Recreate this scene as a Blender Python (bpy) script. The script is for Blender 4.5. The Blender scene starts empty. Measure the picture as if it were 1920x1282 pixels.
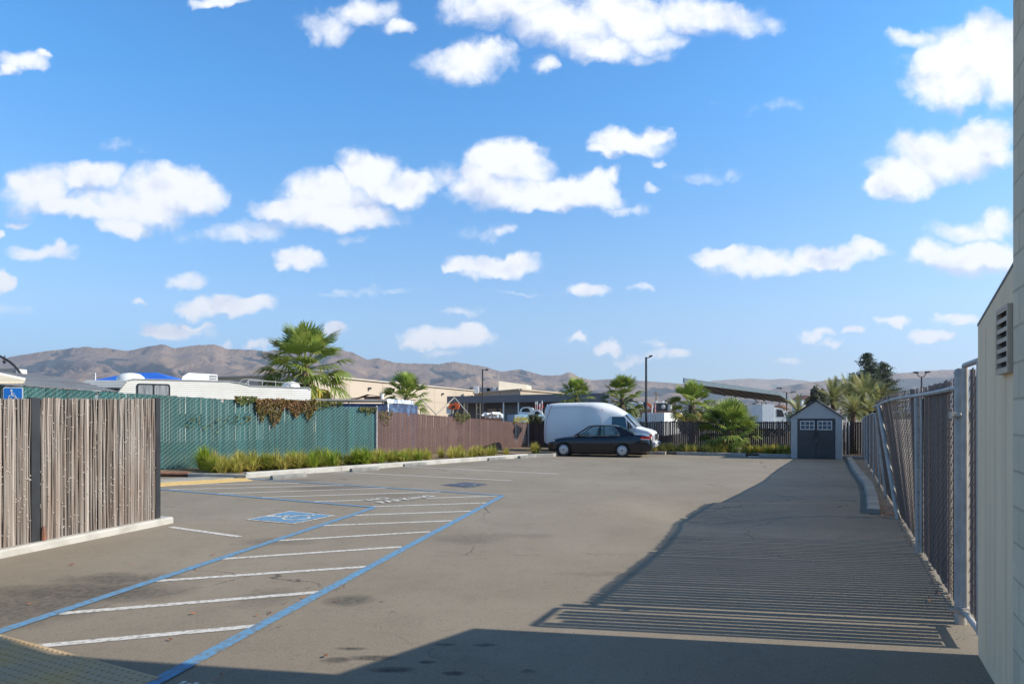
import bpy, bmesh, math, random
from mathutils import Vector, Matrix, noise
random.seed(7)
sc = bpy.context.scene
COL = sc.collection
F = 1150.0          # focal length in photo pixels
CX, HY, H = 960.0, 782.0, 1.7

# ---------------------------------------------------------------- camera
cam_d = bpy.data.cameras.new('camera')
cam = bpy.data.objects.new('camera', cam_d); COL.objects.link(cam)
cam_d.sensor_width = 36.0; cam_d.lens = F / 1920 * 36
cam_d.shift_y = (HY - 641) / 1920.0
cam_d.clip_start = 0.05; cam_d.clip_end = 30000
cam.location = (0, 0, H); cam.rotation_euler = (math.pi / 2, 0, 0)
sc.camera = cam

# ---------------------------------------------------------------- sun and sky
EL, ROT = math.radians(32.7), math.radians(98.7)
SUN = Vector((math.sin(ROT) * math.cos(EL), math.cos(ROT) * math.cos(EL), math.sin(EL)))
sd = bpy.data.lights.new('sun', 'SUN'); sd.energy = 5.0; sd.angle = math.radians(0.5); sd.color = (1.0, 0.90, 0.76)
so = bpy.data.objects.new('sun', sd); COL.objects.link(so)
so.rotation_euler = SUN.to_track_quat('Z', 'Y').to_euler(); so.location = (20, -5, 20)
sc.view_settings.view_transform = 'Standard'; sc.view_settings.look = 'None'
sc.view_settings.exposure = 0.46; sc.view_settings.gamma = 1.0; sc.view_settings.use_curve_mapping = False

W = bpy.data.worlds.new('World'); sc.world = W; W.use_nodes = True
nt = W.node_tree
def N(tree, kind, **kw):
    n = tree.nodes.new(kind)
    for k, v in kw.items(): setattr(n, k, v)
    return n
bg = nt.nodes['Background']; bg.inputs[1].default_value = 0.1
sk = N(nt, 'ShaderNodeTexSky', sky_type='NISHITA', sun_disc=False)
sk.sun_elevation = EL; sk.sun_rotation = ROT; sk.altitude = 0; sk.air_density = 1.0; sk.dust_density = 0.6; sk.ozone_density = 2.0
hsv = N(nt, 'ShaderNodeHueSaturation'); hsv.inputs['Saturation'].default_value = 1.12; hsv.inputs['Value'].default_value = 1.0
nt.links.new(sk.outputs[0], hsv.inputs['Color']); SKYOUT = hsv.outputs[0]
tc = N(nt, 'ShaderNodeTexCoord'); sep = N(nt, 'ShaderNodeSeparateXYZ'); nt.links.new(tc.outputs['Generated'], sep.inputs[0])
def M(op, a, b=None, c=None, clamp=False):
    n = N(nt, 'ShaderNodeMath', operation=op); n.use_clamp = clamp
    for i, v in enumerate((a, b, c)):
        if v is None: continue
        if isinstance(v, (int, float)): n.inputs[i].default_value = v
        else: nt.links.new(v, n.inputs[i])
    return n.outputs[0]
yy = M('MAXIMUM', sep.outputs[1], 0.02)
comb = N(nt, 'ShaderNodeCombineXYZ')
nt.links.new(M('DIVIDE', sep.outputs[0], yy), comb.inputs[0]); nt.links.new(M('DIVIDE', sep.outputs[2], yy), comb.inputs[1])
P0 = comb.outputs[0]
def NOI(scale, detail, rough=0.55, vec=P0, out='Fac'):
    n = N(nt, 'ShaderNodeTexNoise'); n.inputs['Scale'].default_value = scale; n.inputs['Detail'].default_value = detail
    n.inputs['Roughness'].default_value = rough; nt.links.new(vec, n.inputs['Vector']); return n.outputs[out]
def VM(op, a, b, c=None):
    n = N(nt, 'ShaderNodeVectorMath', operation=op)
    for i, v in enumerate((a, b, c)):
        if v is None: continue
        if isinstance(v, tuple): n.inputs[i].default_value = v
        else: nt.links.new(v, n.inputs[i])
    return n
def warp(src, scale, detail, amt):
    v = VM('SUBTRACT', NOI(scale, detail, 0.6, src, 'Color'), (0.5, 0.5, 0.5)).outputs[0]
    return VM('MULTIPLY_ADD', v, (amt, amt * 0.8, 0), src).outputs[0]
ramp = N(nt, 'ShaderNodeValToRGB'); nt.links.new(sep.outputs[2], ramp.inputs[0]); cr_ = ramp.color_ramp
for i, (p_, c_) in enumerate(((0.0, (.33, .43, .60)), (.08, (.31, .42, .56)), (.156, (.44, .52, .59)), (.26, (.42, .59, .67)), (.45, (.23, .64, .81)), (.56, (.20, .60, .80)), (.8, (.22, .24, .25)))):
    e_ = cr_.elements[i] if i < 2 else cr_.elements.new(p_); e_.position = p_; e_.color = (*c_, 1)
gain = N(nt, 'ShaderNodeVectorMath', operation='SCALE'); gain.inputs['Scale'].default_value = 2.5; nt.links.new(ramp.outputs[0], gain.inputs[0])
skm = N(nt, 'ShaderNodeVectorMath', operation='MULTIPLY'); nt.links.new(hsv.outputs[0], skm.inputs[0]); nt.links.new(gain.outputs[0], skm.inputs[1])
PW = warp(warp(P0, 6, 4, 0.085), 24, 7, 0.045)
CLOUDS = [
 (70,350,75,48,1),(170,330,65,30,1),(110,378,85,26,1),(310,350,115,44,1),(250,388,95,42,1),(230,425,52,22,1),(380,362,55,38,1),(180,392,60,22,.9),
 (690,328,62,48,1.1),(620,362,95,44,1),(760,350,65,34,1),(560,387,85,27,1),(640,402,115,32,1),(530,380,42,16,.9),(825,332,36,26,.55),(430,437,75,24,.5),(500,430,55,24,.5),
 (950,308,80,48,1.1),(930,362,90,36,1),(900,345,52,32,1),(1060,357,62,34,1),(1112,350,54,36,1),(1150,330,22,22,.8),(1000,373,165,22,1),(1175,386,45,13,.5),
 (1180,262,80,27,1),(1225,248,34,22,1),(1130,276,38,15,.9),(1240,296,16,7,.6),(1225,347,16,14,.6),
 (960,15,115,42,.95),(1060,50,95,48,.95),(1180,30,125,48,.95),(1300,28,115,36,.85),(1130,92,85,28,.85),(1230,76,65,26,.7),(1210,107,52,15,.6),(1390,40,60,18,.4),
 (880,115,90,38,.85),(830,108,34,22,.6),(930,102,34,26,.8),(1022,127,22,20,.7),(620,45,55,36,.72),(680,18,75,26,.72),(598,65,26,22,.6),(750,45,34,17,.75),(412,0,50,12,.9),
 (50,105,52,20,.75),(18,122,30,15,.65),(85,92,22,11,.8),(1810,120,100,72,1),(1855,80,62,54,1),(1785,168,80,40,1),(1890,130,60,84,1),(1700,75,42,22,.75),(1755,112,52,42,.9),
 (1765,290,115,48,1),(1690,330,64,42,1),(1650,352,32,22,.9),(1845,265,75,38,.95),(1880,300,42,18,.6),(1805,482,100,30,1),(1760,467,52,27,1),(1862,477,62,32,1),(1800,426,64,23,.65),(1872,410,48,28,.75),
 (1370,482,54,24,1),(1430,499,95,25,1),(1540,487,95,26,1),(1622,473,42,19,.85),(930,501,84,23,.95),(868,498,34,17,.85),(978,496,42,23,1),(848,506,26,8,.7),(900,436,64,16,.42),(950,430,27,12,.5),
 (80,475,54,19,.9),(102,468,27,13,.9),(570,491,42,21,.9),(545,503,27,13,.8),(592,486,22,11,.8),(355,520,42,17,.6),(1108,543,34,15,.8),(1190,547,34,8,.4),
 (415,575,86,21,.85),(368,580,42,11,.8),(452,572,46,16,.85),(3,525,27,22,.85),(35,413,18,8,.5),(12,434,7,7,.7),(332,615,60,14,.7),(290,625,27,10,.65),(365,608,27,9,.7),
 (845,636,78,18,.8),(890,625,32,17,.85),(800,645,38,10,.75),(840,663,32,8,.4),(624,615,27,15,.8),(1080,635,22,11,.75),(1150,650,34,13,.75),(1180,672,32,9,.6),(1225,650,17,7,.5),(1255,665,46,10,.55),
 (1680,609,38,12,.85),(1795,607,50,15,.85),(1745,638,38,14,.9),(1782,640,22,10,.7),(1530,628,34,10,.75),(1600,626,20,8,.7),(1560,646,32,7,.45),(1475,667,32,8,.5),(470,637,27,8,.55),(410,640,13,7,.4),
 (665,452,34,11,.38),(260,565,20,8,.5),(860,590,40,8,.28),(495,640,22,9,.5),(30,575,40,12,.22),(1330,325,60,10,.22),(200,270,60,10,.2),(1450,200,80,14,.15),(700,555,120,5,.25),(960,552,90,4,.25)]
dens = None; dup_ = None
PW2 = VM('ADD', PW, (0.010, 0.030, 0)).outputs[0]
for (px, py, rx, ry, a) in CLOUDS:
    sx, sy = F / (rx * 1.21), F / (ry * 1.23)
    cx, cy = (px - CX) / F, (HY - py) / F
    q = VM('MULTIPLY_ADD', PW, (sx, sy, 0), (-cx * sx, -cy * sy, 0)).outputs[0]
    d = VM('DOT_PRODUCT', q, q).outputs['Value']
    a *= 1.18 if py > 515 else 1.0
    v = M('MULTIPLY_ADD', d, -a, a)
    dens = v if dens is None else M('MAXIMUM', dens, v)
    if rx >= 50 and a > .6:
        q = VM('MULTIPLY_ADD', PW2, (sx, sy, 0), (-cx * sx, -cy * sy, 0)).outputs[0]; v = M('MULTIPLY_ADD', VM('DOT_PRODUCT', q, q).outputs['Value'], -a, a)
        dup_ = v if dup_ is None else M('MAXIMUM', dup_, v)
fine = NOI(15, 8, 0.60)
dd = M('ADD', dens, M('MULTIPLY_ADD', fine, 1.55, -0.80))
mr = N(nt, 'ShaderNodeMapRange', interpolation_type='SMOOTHSTEP'); nt.links.new(dd, mr.inputs[0])
mr.inputs[1].default_value = 0.0; mr.inputs[2].default_value = 0.82; mr.inputs[4].default_value = 0.97
front = N(nt, 'ShaderNodeMapRange'); nt.links.new(sep.outputs[1], front.inputs[0]); front.inputs[1].default_value = 0.1; front.inputs[2].default_value = 0.3
alpha = M('MULTIPLY', mr.outputs[0], front.outputs[0])
shade = N(nt, 'ShaderNodeMapRange', interpolation_type='SMOOTHSTEP'); PU = VM('ADD', P0, (0.006, 0.022, 0)).outputs[0]; nt.links.new(M('ADD', M('MULTIPLY', M('SUBTRACT', NOI(9, 5, 0.5), NOI(9, 5, 0.5, PU)), 3.0), M('MULTIPLY_ADD', M('MAXIMUM', M('SUBTRACT', dup_, dens), 0.0), -0.95, 0.72)), shade.inputs[0])
shade.inputs[1].default_value = -0.05; shade.inputs[2].default_value = 0.75
ccol = N(nt, 'ShaderNodeMix', data_type='RGBA'); nt.links.new(shade.outputs[0], ccol.inputs[0])
ccol.inputs['A'].default_value = (4.9, 5.5, 7.0, 1); ccol.inputs['B'].default_value = (8.2, 8.3, 8.6, 1)
skmix = N(nt, 'ShaderNodeMix', data_type='RGBA'); nt.links.new(alpha, skmix.inputs[0])
nt.links.new(skm.outputs[0], skmix.inputs['A']); nt.links.new(ccol.outputs['Result'], skmix.inputs['B'])
nt.links.new(skmix.outputs['Result'], bg.inputs[0])

# ---------------------------------------------------------------- helpers
def gauss(v): return math.exp(-v)
def dip(x, y):                      # a shallow swale in the asphalt beside the right-hand fence
    return -0.24 * gauss(((x - 3.5) / 1.25) ** 2 + ((y - 11.2) / 1.3) ** 2)
def G(px, py, z=0.0):               # point of the ground seen at a photo pixel
    y = F * (H - z) / (py - HY)
    return Vector(((px - CX) / F * y, y, z))
def P(px, py, y):                   # point at depth y seen at a photo pixel
    return Vector(((px - CX) / F * y, y, H + (HY - py) / F * y))
def V(*a): return Vector(a)

class MB:
    def __init__(s): s.v = []; s.f = []; s.t = []; s.tint = 0.5
    def add(s, vs, fs):
        o = len(s.v); s.v += [tuple(v) for v in vs]; s.t += [s.tint] * len(vs)
        s.f += [tuple(i + o for i in f) for f in fs]
    def box(s, c, d, M3=None, taper=1.0):
        c = Vector(c); hx, hy, hz = d[0] / 2, d[1] / 2, d[2] / 2; vs = []
        for z in (-1, 1):
            k = taper if z > 0 else 1
            for x, y in ((-1, -1), (1, -1), (1, 1), (-1, 1)):
                p = Vector((x * hx * k, y * hy * k, z * hz))
                vs.append(c + (M3 @ p if M3 else p))
        s.add(vs, [(3, 2, 1, 0), (4, 5, 6, 7), (0, 1, 5, 4), (1, 2, 6, 5), (2, 3, 7, 6), (3, 0, 4, 7)])
    def bar(s, p, q, w, t, up=(0, 0, 1), w2=None):   # bar from p to q, width w along side, thickness t along up
        p, q = Vector(p), Vector(q); d = (q - p).normalized(); up = Vector(up)
        sd_ = d.cross(up)
        if sd_.length < 1e-5: sd_ = d.cross(Vector((0, 1, 0)))
        sd_.normalize(); u = sd_.cross(d).normalized(); w2 = w if w2 is None else w2
        vs = [p + sd_ * a * w / 2 + u * b * t / 2 for a, b in ((-1, -1), (1, -1), (1, 1), (-1, 1))] + \
             [q + sd_ * a * w2 / 2 + u * b * t / 2 for a, b in ((-1, -1), (1, -1), (1, 1), (-1, 1))]
        s.add(vs, [(3, 2, 1, 0), (4, 5, 6, 7), (0, 1, 5, 4), (1, 2, 6, 5), (2, 3, 7, 6), (3, 0, 4, 7)])
    def tube(s, pts, r, n=8, r2=None, cap=True):
        pts = [Vector(p) for p in pts]; m = len(pts); vs = []; fs = []
        ref = None
        for i, p in enumerate(pts):
            d = (pts[min(i + 1, m - 1)] - pts[max(i - 1, 0)]).normalized()
            if ref is None: ref = Vector((0, 0, 1)) if abs(d.z) < 0.9 else Vector((0, 1, 0))
            a = d.cross(ref).normalized(); b = a.cross(d).normalized(); ref = b
            rr = r if r2 is None else r + (r2 - r) * i / max(1, m - 1)
            for k in range(n):
                an = 2 * math.pi * k / n; vs.append(p + a * math.cos(an) * rr + b * math.sin(an) * rr)
        for i in range(m - 1):
            for k in range(n):
                fs.append((i * n + k, i * n + (k + 1) % n, (i + 1) * n + (k + 1) % n, (i + 1) * n + k))
        if cap: fs.append(tuple(range(n))[::-1]); fs.append(tuple((m - 1) * n + k for k in range(n)))
        s.add(vs, fs)
    def prism(s, pts, off):          # polygon (3-D points) extruded by vector off
        pts = [Vector(p) for p in pts]; off = Vector(off); n = len(pts)
        s.add(pts + [p + off for p in pts], [tuple(range(n))[::-1], tuple(range(n, 2 * n))] + [(k, (k + 1) % n, n + (k + 1) % n, n + k) for k in range(n)])
    def poly(s, pts): s.add(pts, [tuple(range(len(pts)))])
    def lathe(s, c, prof, axis=(0, 0, 1), n=24):   # prof: (radius, height along axis)
        c = Vector(c); ax = Vector(axis).normalized(); ref = Vector((0, 0, 1)) if abs(ax.z) < 0.9 else Vector((1, 0, 0))
        a = ax.cross(ref).normalized(); b = ax.cross(a).normalized(); vs = []; fs = []
        for (r, h) in prof:
            for k in range(n):
                an = 2 * math.pi * k / n; vs.append(c + ax * h + a * math.cos(an) * r + b * math.sin(an) * r)
        for i in range(len(prof) - 1):
            for k in range(n):
                fs.append((i * n + k, i * n + (k + 1) % n, (i + 1) * n + (k + 1) % n, (i + 1) * n + k))
        fs.append(tuple(range(n))[::-1]); fs.append(tuple((len(prof) - 1) * n + k for k in range(n)))
        s.add(vs, fs)
    def build(s, name, m, parent=None, smooth=False, fixn=False):
        me = bpy.data.meshes.new(name); me.from_pydata(s.v, [], s.f)
        at = me.attributes.new('tint', 'FLOAT', 'POINT'); at.data.foreach_set('value', s.t)
        if fixn:
            b = bmesh.new(); b.from_mesh(me); bmesh.ops.recalc_face_normals(b, faces=b.faces); b.to_mesh(me); b.free()
        if smooth: me.polygons.foreach_set('use_smooth', [True] * len(me.polygons))
        me.materials.append(m); o = bpy.data.objects.new(name, me); COL.objects.link(o)
        if parent: o.parent = parent
        return o
def autosmooth(o, ang=40):
    b = bmesh.new(); b.from_mesh(o.data)
    for e in b.edges:
        if len(e.link_faces) == 2 and e.calc_face_angle(0) > math.radians(ang): e.smooth = False
    for f in b.faces: f.smooth = True
    b.to_mesh(o.data); b.free(); return o
def tag(o, label, cat, group=None):
    o['label'] = label; o['category'] = cat
    if group: o['group'] = group
    return o
def struct(o): o['kind'] = 'structure'; return o
def thing(name, label, cat, loc=(0, 0, 0), rz=0, group=None):
    o = bpy.data.objects.new(name, None); COL.objects.link(o); o.location = loc; o.rotation_euler = (0, 0, rz)
    return tag(o, label, cat, group)
def dup(root, loc, rz, label, group=None):
    r = root.copy(); COL.objects.link(r); r.location = loc; r.rotation_euler = (0, 0, rz); r['label'] = label
    if group: r['group'] = group
    for ch in list(root.children):
        c = ch.copy(); COL.objects.link(c); c.parent = r
        for g in ch.children:
            d = g.copy(); COL.objects.link(d); d.parent = c
    return r

# ---------------------------------------------------------------- materials
def mat(name, col, rough=0.75, col2=None, scale=3.0, detail=5, metal=0.0, bump=0.0, bscale=None, tint=0.0, spec=0.5, coat=0.0, stretch=None, lo=0.35, hi=0.65, tintcol=None, trans=0.0, alpha=1.0):
    m = bpy.data.materials.new(name); m.use_nodes = True; t = m.node_tree; b = t.nodes['Principled BSDF']
    b.inputs['Roughness'].default_value = rough; b.inputs['Metallic'].default_value = metal
    b.inputs['Specular IOR Level'].default_value = spec; b.inputs['Coat Weight'].default_value = coat
    b.inputs['Transmission Weight'].default_value = trans; b.inputs['Alpha'].default_value = alpha
    col2 = col2 or tuple(c * 0.8 for c in col)
    tcn = N(t, 'ShaderNodeTexCoord'); src = tcn.outputs['Object']
    if stretch:
        mp = N(t, 'ShaderNodeMapping'); mp.inputs['Scale'].default_value = stretch; t.links.new(src, mp.inputs[0]); src = mp.outputs[0]
    no = N(t, 'ShaderNodeTexNoise'); no.inputs['Scale'].default_value = scale; no.inputs['Detail'].default_value = detail; t.links.new(src, no.inputs['Vector'])
    r = N(t, 'ShaderNodeMapRange'); r.inputs[1].default_value = lo; r.inputs[2].default_value = hi; t.links.new(no.outputs['Fac'], r.inputs[0])
    mx = N(t, 'ShaderNodeMix', data_type='RGBA'); t.links.new(r.outputs[0], mx.inputs[0])
    mx.inputs['A'].default_value = (*col, 1); mx.inputs['B'].default_value = (*col2, 1); out = mx.outputs['Result']
    if tint or tintcol:
        at = N(t, 'ShaderNodeAttribute', attribute_name='tint')
        m2 = N(t, 'ShaderNodeMix', data_type='RGBA')
        if tintcol:
            t.links.new(at.outputs['Fac'], m2.inputs[0]); t.links.new(out, m2.inputs['A']); m2.inputs['B'].default_value = (*tintcol, 1)
        else:
            m2.blend_type = 'MULTIPLY'; m2.inputs[0].default_value = 1.0
            rr = N(t, 'ShaderNodeMapRange'); rr.inputs[3].default_value = 1 - tint; rr.inputs[4].default_value = 1 + tint; t.links.new(at.outputs['Fac'], rr.inputs[0])
            t.links.new(out, m2.inputs['A']); t.links.new(rr.outputs[0], m2.inputs['B'])
        out = m2.outputs['Result']
    t.links.new(out, b.inputs['Base Color'])
    if bump:
        n2 = N(t, 'ShaderNodeTexNoise'); n2.inputs['Scale'].default_value = bscale or scale * 8; n2.inputs['Detail'].default_value = 4; t.links.new(src, n2.inputs['Vector'])
        bp = N(t, 'ShaderNodeBump'); bp.inputs['Strength'].default_value = bump; bp.inputs['Distance'].default_value = 0.01; t.links.new(n2.outputs['Fac'], bp.inputs['Height'])
        t.links.new(bp.outputs[0], b.inputs['Normal'])
    return m
def leafmat(name, col, col2, tint=0.35, tr=0.3, rough=0.5):
    m = mat(name, col, rough, col2, scale=1.5, tint=tint, spec=0.4)
    t = m.node_tree; b = t.nodes['Principled BSDF']; out = t.nodes['Material Output']
    tl = N(t, 'ShaderNodeBsdfTranslucent'); ms = N(t, 'ShaderNodeMixShader'); ms.inputs[0].default_value = tr
    src = b.inputs['Base Color'].links[0].from_socket; t.links.new(src, tl.inputs[0])
    t.links.new(b.outputs[0], ms.inputs[1]); t.links.new(tl.outputs[0], ms.inputs[2]); t.links.new(ms.outputs[0], out.inputs[0]); return m
MT = dict(
 conc=mat('concrete', (.37, .35, .31), .9, (.27, .255, .23), 2.5, 8, bump=.3, bscale=60),
 concw=mat('painted_concrete', (.46, .445, .41), .85, (.32, .30, .265), 3.5, 9, bump=.3, bscale=60, lo=.45, hi=.8),
 galv=mat('galvanised_steel', (.46, .455, .44), .5, (.36, .355, .345), 9, 5, metal=.2),
 wire=mat('chain_wire', (.55, .56, .57), .35, (.42, .43, .44), 20, metal=.7),
 wireg=mat('green_chain_wire', (.34, .50, .46), .5, (.24, .38, .34), 20, metal=.1),
 wirer=mat('shade_toned_chain_wire', (.22, .22, .23), .45, (.15, .15, .16), 20, metal=.3),  # dark copy of the chain wire, with shade put into its colour
 wireb=mat('dusty_chain_wire', (.36, .27, .25), .6, (.26, .19, .175), 20, metal=.2),
 slatg=mat('green_plastic_slat', (.011, .070, .070), .7, (.016, .092, .095), .6, tint=.30),
 slatb=mat('brown_plastic_slat', (.080, .038, .032), .7, (.108, .057, .050), .8, tint=.25),
 slatr=mat('dark_brown_slat', (.105, .076, .070), .6, (.145, .108, .098), 1.2, tint=.3),
 slatd=mat('black_brown_slat', (.035, .022, .022), .6, (.06, .038, .036), 1.2, tint=.4),
 black=mat('black_paint', (.018, .020, .024), .45, (.03, .032, .036), 4),
 white=mat('white_paint', (.78, .77, .74), .5, (.68, .66, .62), 2),
 wood=mat('weathered_wood', (.35, .28, .2), .8, (.25, .19, .13), 6),
 rust=mat('rusty_metal', (.25, .11, .07), .8, (.12, .07, .05), 5),
 dark=mat('dark_shadowed_interior', (.03, .032, .036), .8, (.02, .02, .022), 4),
 rubber=mat('tyre_rubber', (.018, .018, .019), .8, (.026, .026, .027), 9),
)
# ================================================================ GROUND
def axis(fine0, fine1, step, far):
    a = [-far, -far / 2, -far / 5, -far / 15, -200, -100, -60, -40]
    a = [v for v in a if v < fine0 - 5]; x = fine0
    while x < fine1: a.append(x); x += step
    return a + [fine1] + [v for v in (40, 60, 100, 200, far / 15, far / 5, far / 2, far) if v > fine1 + 5]
def sheet(name, xs, ys, zf, m):
    b = MB(); nx = len(xs)
    b.add([(x, y, zf(x, y)) for y in ys for x in xs], [(j * nx + i, j * nx + i + 1, (j + 1) * nx + i + 1, (j + 1) * nx + i) for j in range(len(ys) - 1) for i in range(nx - 1)])
    return struct(b.build(name, m, smooth=True))
ground_m = mat('dry_valley_soil', (.22, .17, .12), .95, (.13, .11, .08), .02, 8, bump=.2, bscale=4)
sheet('ground', axis(-30, 30, 1.5, 9000), axis(-30, 45, 1.5, 9000), lambda x, y: -0.006 + 2.2 * dip(x, y) - .0, ground_m)

am = bpy.data.materials.new('worn_asphalt'); am.use_nodes = True; t = am.node_tree; b = t.nodes['Principled BSDF']
tcn = N(t, 'ShaderNodeTexCoord'); OB = tcn.outputs['Object']
def an(scale, detail, rough=.55, vec=OB):
    n = N(t, 'ShaderNodeTexNoise'); n.inputs['Scale'].default_value = scale; n.inputs['Detail'].default_value = detail; n.inputs['Roughness'].default_value = rough; t.links.new(vec, n.inputs['Vector']); return n.outputs['Fac']
def amr(v, a, b_, c=0., d=1.):
    n = N(t, 'ShaderNodeMapRange'); n.inputs[1].default_value = a; n.inputs[2].default_value = b_; n.inputs[3].default_value = c; n.inputs[4].default_value = d; t.links.new(v, n.inputs[0]); return n.outputs[0]
def amix(f, a, b_, mode='MIX'):
    n = N(t, 'ShaderNodeMix', data_type='RGBA', blend_type=mode)
    if isinstance(f, float): n.inputs[0].default_value = f
    else: t.links.new(f, n.inputs[0])
    for s_, v in (('A', a), ('B', b_)):
        if isinstance(v, tuple): n.inputs[s_].default_value = (*v, 1)
        else: t.links.new(v, n.inputs[s_])
    return n.outputs['Result']
def amath(op, a, b_):
    n = N(t, 'ShaderNodeMath', operation=op)
    for i, v in enumerate((a, b_)):
        if isinstance(v, (int, float)): n.inputs[i].default_value = v
        else: t.links.new(v, n.inputs[i])
    return n.outputs[0]
c = amix(amr(an(.35, 6), .35, .68), (.190, .160, .120), (.238, .205, .160))
c = amix(amr(an(1.6, 8, .65), .50, .80, 0, .6), c, (.150, .126, .098))
c = amix(amr(an(90, 3, .7), .30, .75), c, amix(1.0, c, (1.5, 1.5, 1.5), 'MULTIPLY'))
c = amix(amr(an(75, 3, .75), .56, .70, 0, .75), c, (.06, .055, .05))
c = amix(amr(an(60, 3, .75), .60, .70, 0, .75), c, (.46, .42, .37))
c = amix(amr(an(24, 5, .8), .54, .70, 0, .55), c, (.10, .09, .08))
c = amix(amr(an(31, 5, .8), .56, .70, 0, .4), c, (.33, .30, .26))
c = amix(amr(an(7, 7, .7), .52, .75, 0, .35), c, (.13, .115, .10))
wv = N(t, 'ShaderNodeMapping'); wv.inputs['Rotation'].default_value = (0, 0, .5); wv.inputs['Scale'].default_value = (.4, 3.0, 1); t.links.new(OB, wv.inputs[0])
c = amix(amr(an(.9, 5, .5, wv.outputs[0]), .5, .8, 0, .45), c, (.235, .20, .155))
STAINS = [(150,1110,1.0,.35,.8),(40,1140,.7,.5,.7),(230,1085,.6,.25,.7),(655,1125,.22,.16,.75),(880,1010,.5,.3,.35),(500,1120,.25,.3,.4),(700,1232,.16,.05,1),(630,1237,.1,.05,.9),(735,1255,.14,.05,.9),
          (850,1262,.07,.04,1),(800,1240,.06,.03,.9),(660,1215,.1,.03,.9),(910,1208,.09,.03,.9),(835,1208,.08,.03,.8),(990,1258,.06,.03,.7),(520,1015,.5,.25,.4),(620,915,.9,.5,.5),(560,900,.7,.3,.4),(745,928,.6,.3,.3),(1290,1010,.4,.2,.2),(940,1003,.7,.15,.3),(1130,1075,.5,.12,.25)]
wn = N(t, 'ShaderNodeTexNoise'); wn.inputs['Scale'].default_value = 3.5; wn.inputs['Detail'].default_value = 6; t.links.new(OB, wn.inputs['Vector'])
wv2 = N(t, 'ShaderNodeVectorMath', operation='MULTIPLY_ADD'); wv2.inputs[1].default_value = (.45, .45, 0); t.links.new(wn.outputs['Color'], wv2.inputs[0]); t.links.new(OB, wv2.inputs[2])
wv3 = N(t, 'ShaderNodeVectorMath', operation='MULTIPLY_ADD'); wv3.inputs[1].default_value = (.08, .08, 0); t.links.new(wn.outputs['Color'], wv3.inputs[0]); t.links.new(OB, wv3.inputs[2])
st = None
for (px, py, rx, ry, a_) in STAINS:
    g = G(px, py); sm_ = max(rx, ry) < .3; of_ = .04 if sm_ else .22; n = N(t, 'ShaderNodeVectorMath', operation='MULTIPLY_ADD'); n.inputs[1].default_value = (1 / rx, 1 / ry, 0)
    n.inputs[2].default_value = (-(g.x + of_) / rx, -(g.y + of_) / ry, 0); t.links.new((wv3 if sm_ else wv2).outputs[0], n.inputs[0])
    d = N(t, 'ShaderNodeVectorMath', operation='DOT_PRODUCT'); t.links.new(n.outputs[0], d.inputs[0]); t.links.new(n.outputs[0], d.inputs[1])
    v = amr(d.outputs['Value'], 1.6, .2, 0, a_); st = v if st is None else amath('MAXIMUM', st, v)
c = amix(amath('MULTIPLY', st, amr(an(14, 6, .7), .3, .6, .35, 1)), c, (.05, .045, .042))
vo = N(t, 'ShaderNodeTexVoronoi', feature='DISTANCE_TO_EDGE'); vo.inputs['Scale'].default_value = .22; t.links.new(wv2.outputs[0], vo.inputs['Vector'])
c = amix(amath('MULTIPLY', amr(vo.outputs['Distance'], .0030, .0010), amr(an(.6, 2), .47, .58, 0, .75)), c, (.05, .045, .04))
t.links.new(c, b.inputs['Base Color']); b.inputs['Roughness'].default_value = .88; b.inputs['Specular IOR Level'].default_value = .3
bp = N(t, 'ShaderNodeBump'); bp.inputs['Strength'].default_value = .55; bp.inputs['Distance'].default_value = .006; t.links.new(an(110, 5, .7), bp.inputs['Height']); t.links.new(bp.outputs[0], b.inputs['Normal'])
def fr(a, b_, s): return [a + (b_ - a) * i / round((b_ - a) / s) for i in range(round((b_ - a) / s) + 1)]
lot = sheet('parking_lot', fr(-16, 0, 1) + fr(.4, 7, .3) + fr(8, 22, 1), fr(-14, 7, 1) + fr(7.3, 15.3, .25) + fr(16, 34, 1), lambda x, y: dip(x, y), am)

# ---- painted markings
def paint(name, col, wear, scale=18, lo=.62, hi=.75):
    m = mat(name, col, .8, wear, scale, 8, lo=lo, hi=hi); return m
blue_m = paint('blue_road_paint', (.115, .28, .46), (.15, .17, .18), 20, .44, .70)
white_m = paint('white_road_paint', (.62, .60, .56), (.24, .22, .19), 22, .47, .70)
faint_m = paint('faded_white_paint', (.40, .38, .35), (.20, .18, .155), 30, .40, .62)
def stroke(b_, p, q, w, z):
    p, q = Vector(p[:2]), Vector(q[:2]); d = (q - p); n = Vector((-d.y, d.x)).normalized() * w / 2
    b_.poly([(*(p - n), z), (*(q - n), z), (*(q + n), z), (*(p + n), z)])
bl = MB()
for (a_, c_, w) in (((-90, 1214), (703, 951.3), .115), ((275, 1288), (943.5, 929), .115), ((300, 917.3), (703, 951.3), .10), ((455, 896.6), (943.5, 929), .10)):
    stroke(bl, G(*a_), G(*c_), w, .008)
struct(bl.build('blue_parking_lines', blue_m))
hl = MB()
for (a_, c_) in (((330,909.2),(560,905.5)),((318,917.6),(645,909.5)),((404,925.5),(730,914.6)),((492,932),(825,922)),((588,940.3),(699,936.7)),((800,933.8),(932,929.3)),((696,949.7),(914,942.5)),
                 ((662,966),(883,958)),((597,985.5),(848,976)),((519,1013.4),(806,996.7)),((417,1047.7),(752,1025)),((293,1089),(690,1062)),((113,1150),(597,1110)),((62,1212),(480,1173.5))):
    stroke(hl, G(*a_), G(*c_), .088, .004)
struct(hl.build('hatch_lines', white_m))
sl = MB()
for (a_, c_) in (((621,884),(960,901)),((739,873.8),(1047,888.3)),((320,988),(450,1006))): stroke(sl, G(*a_), G(*c_), .095, .004)
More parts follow.
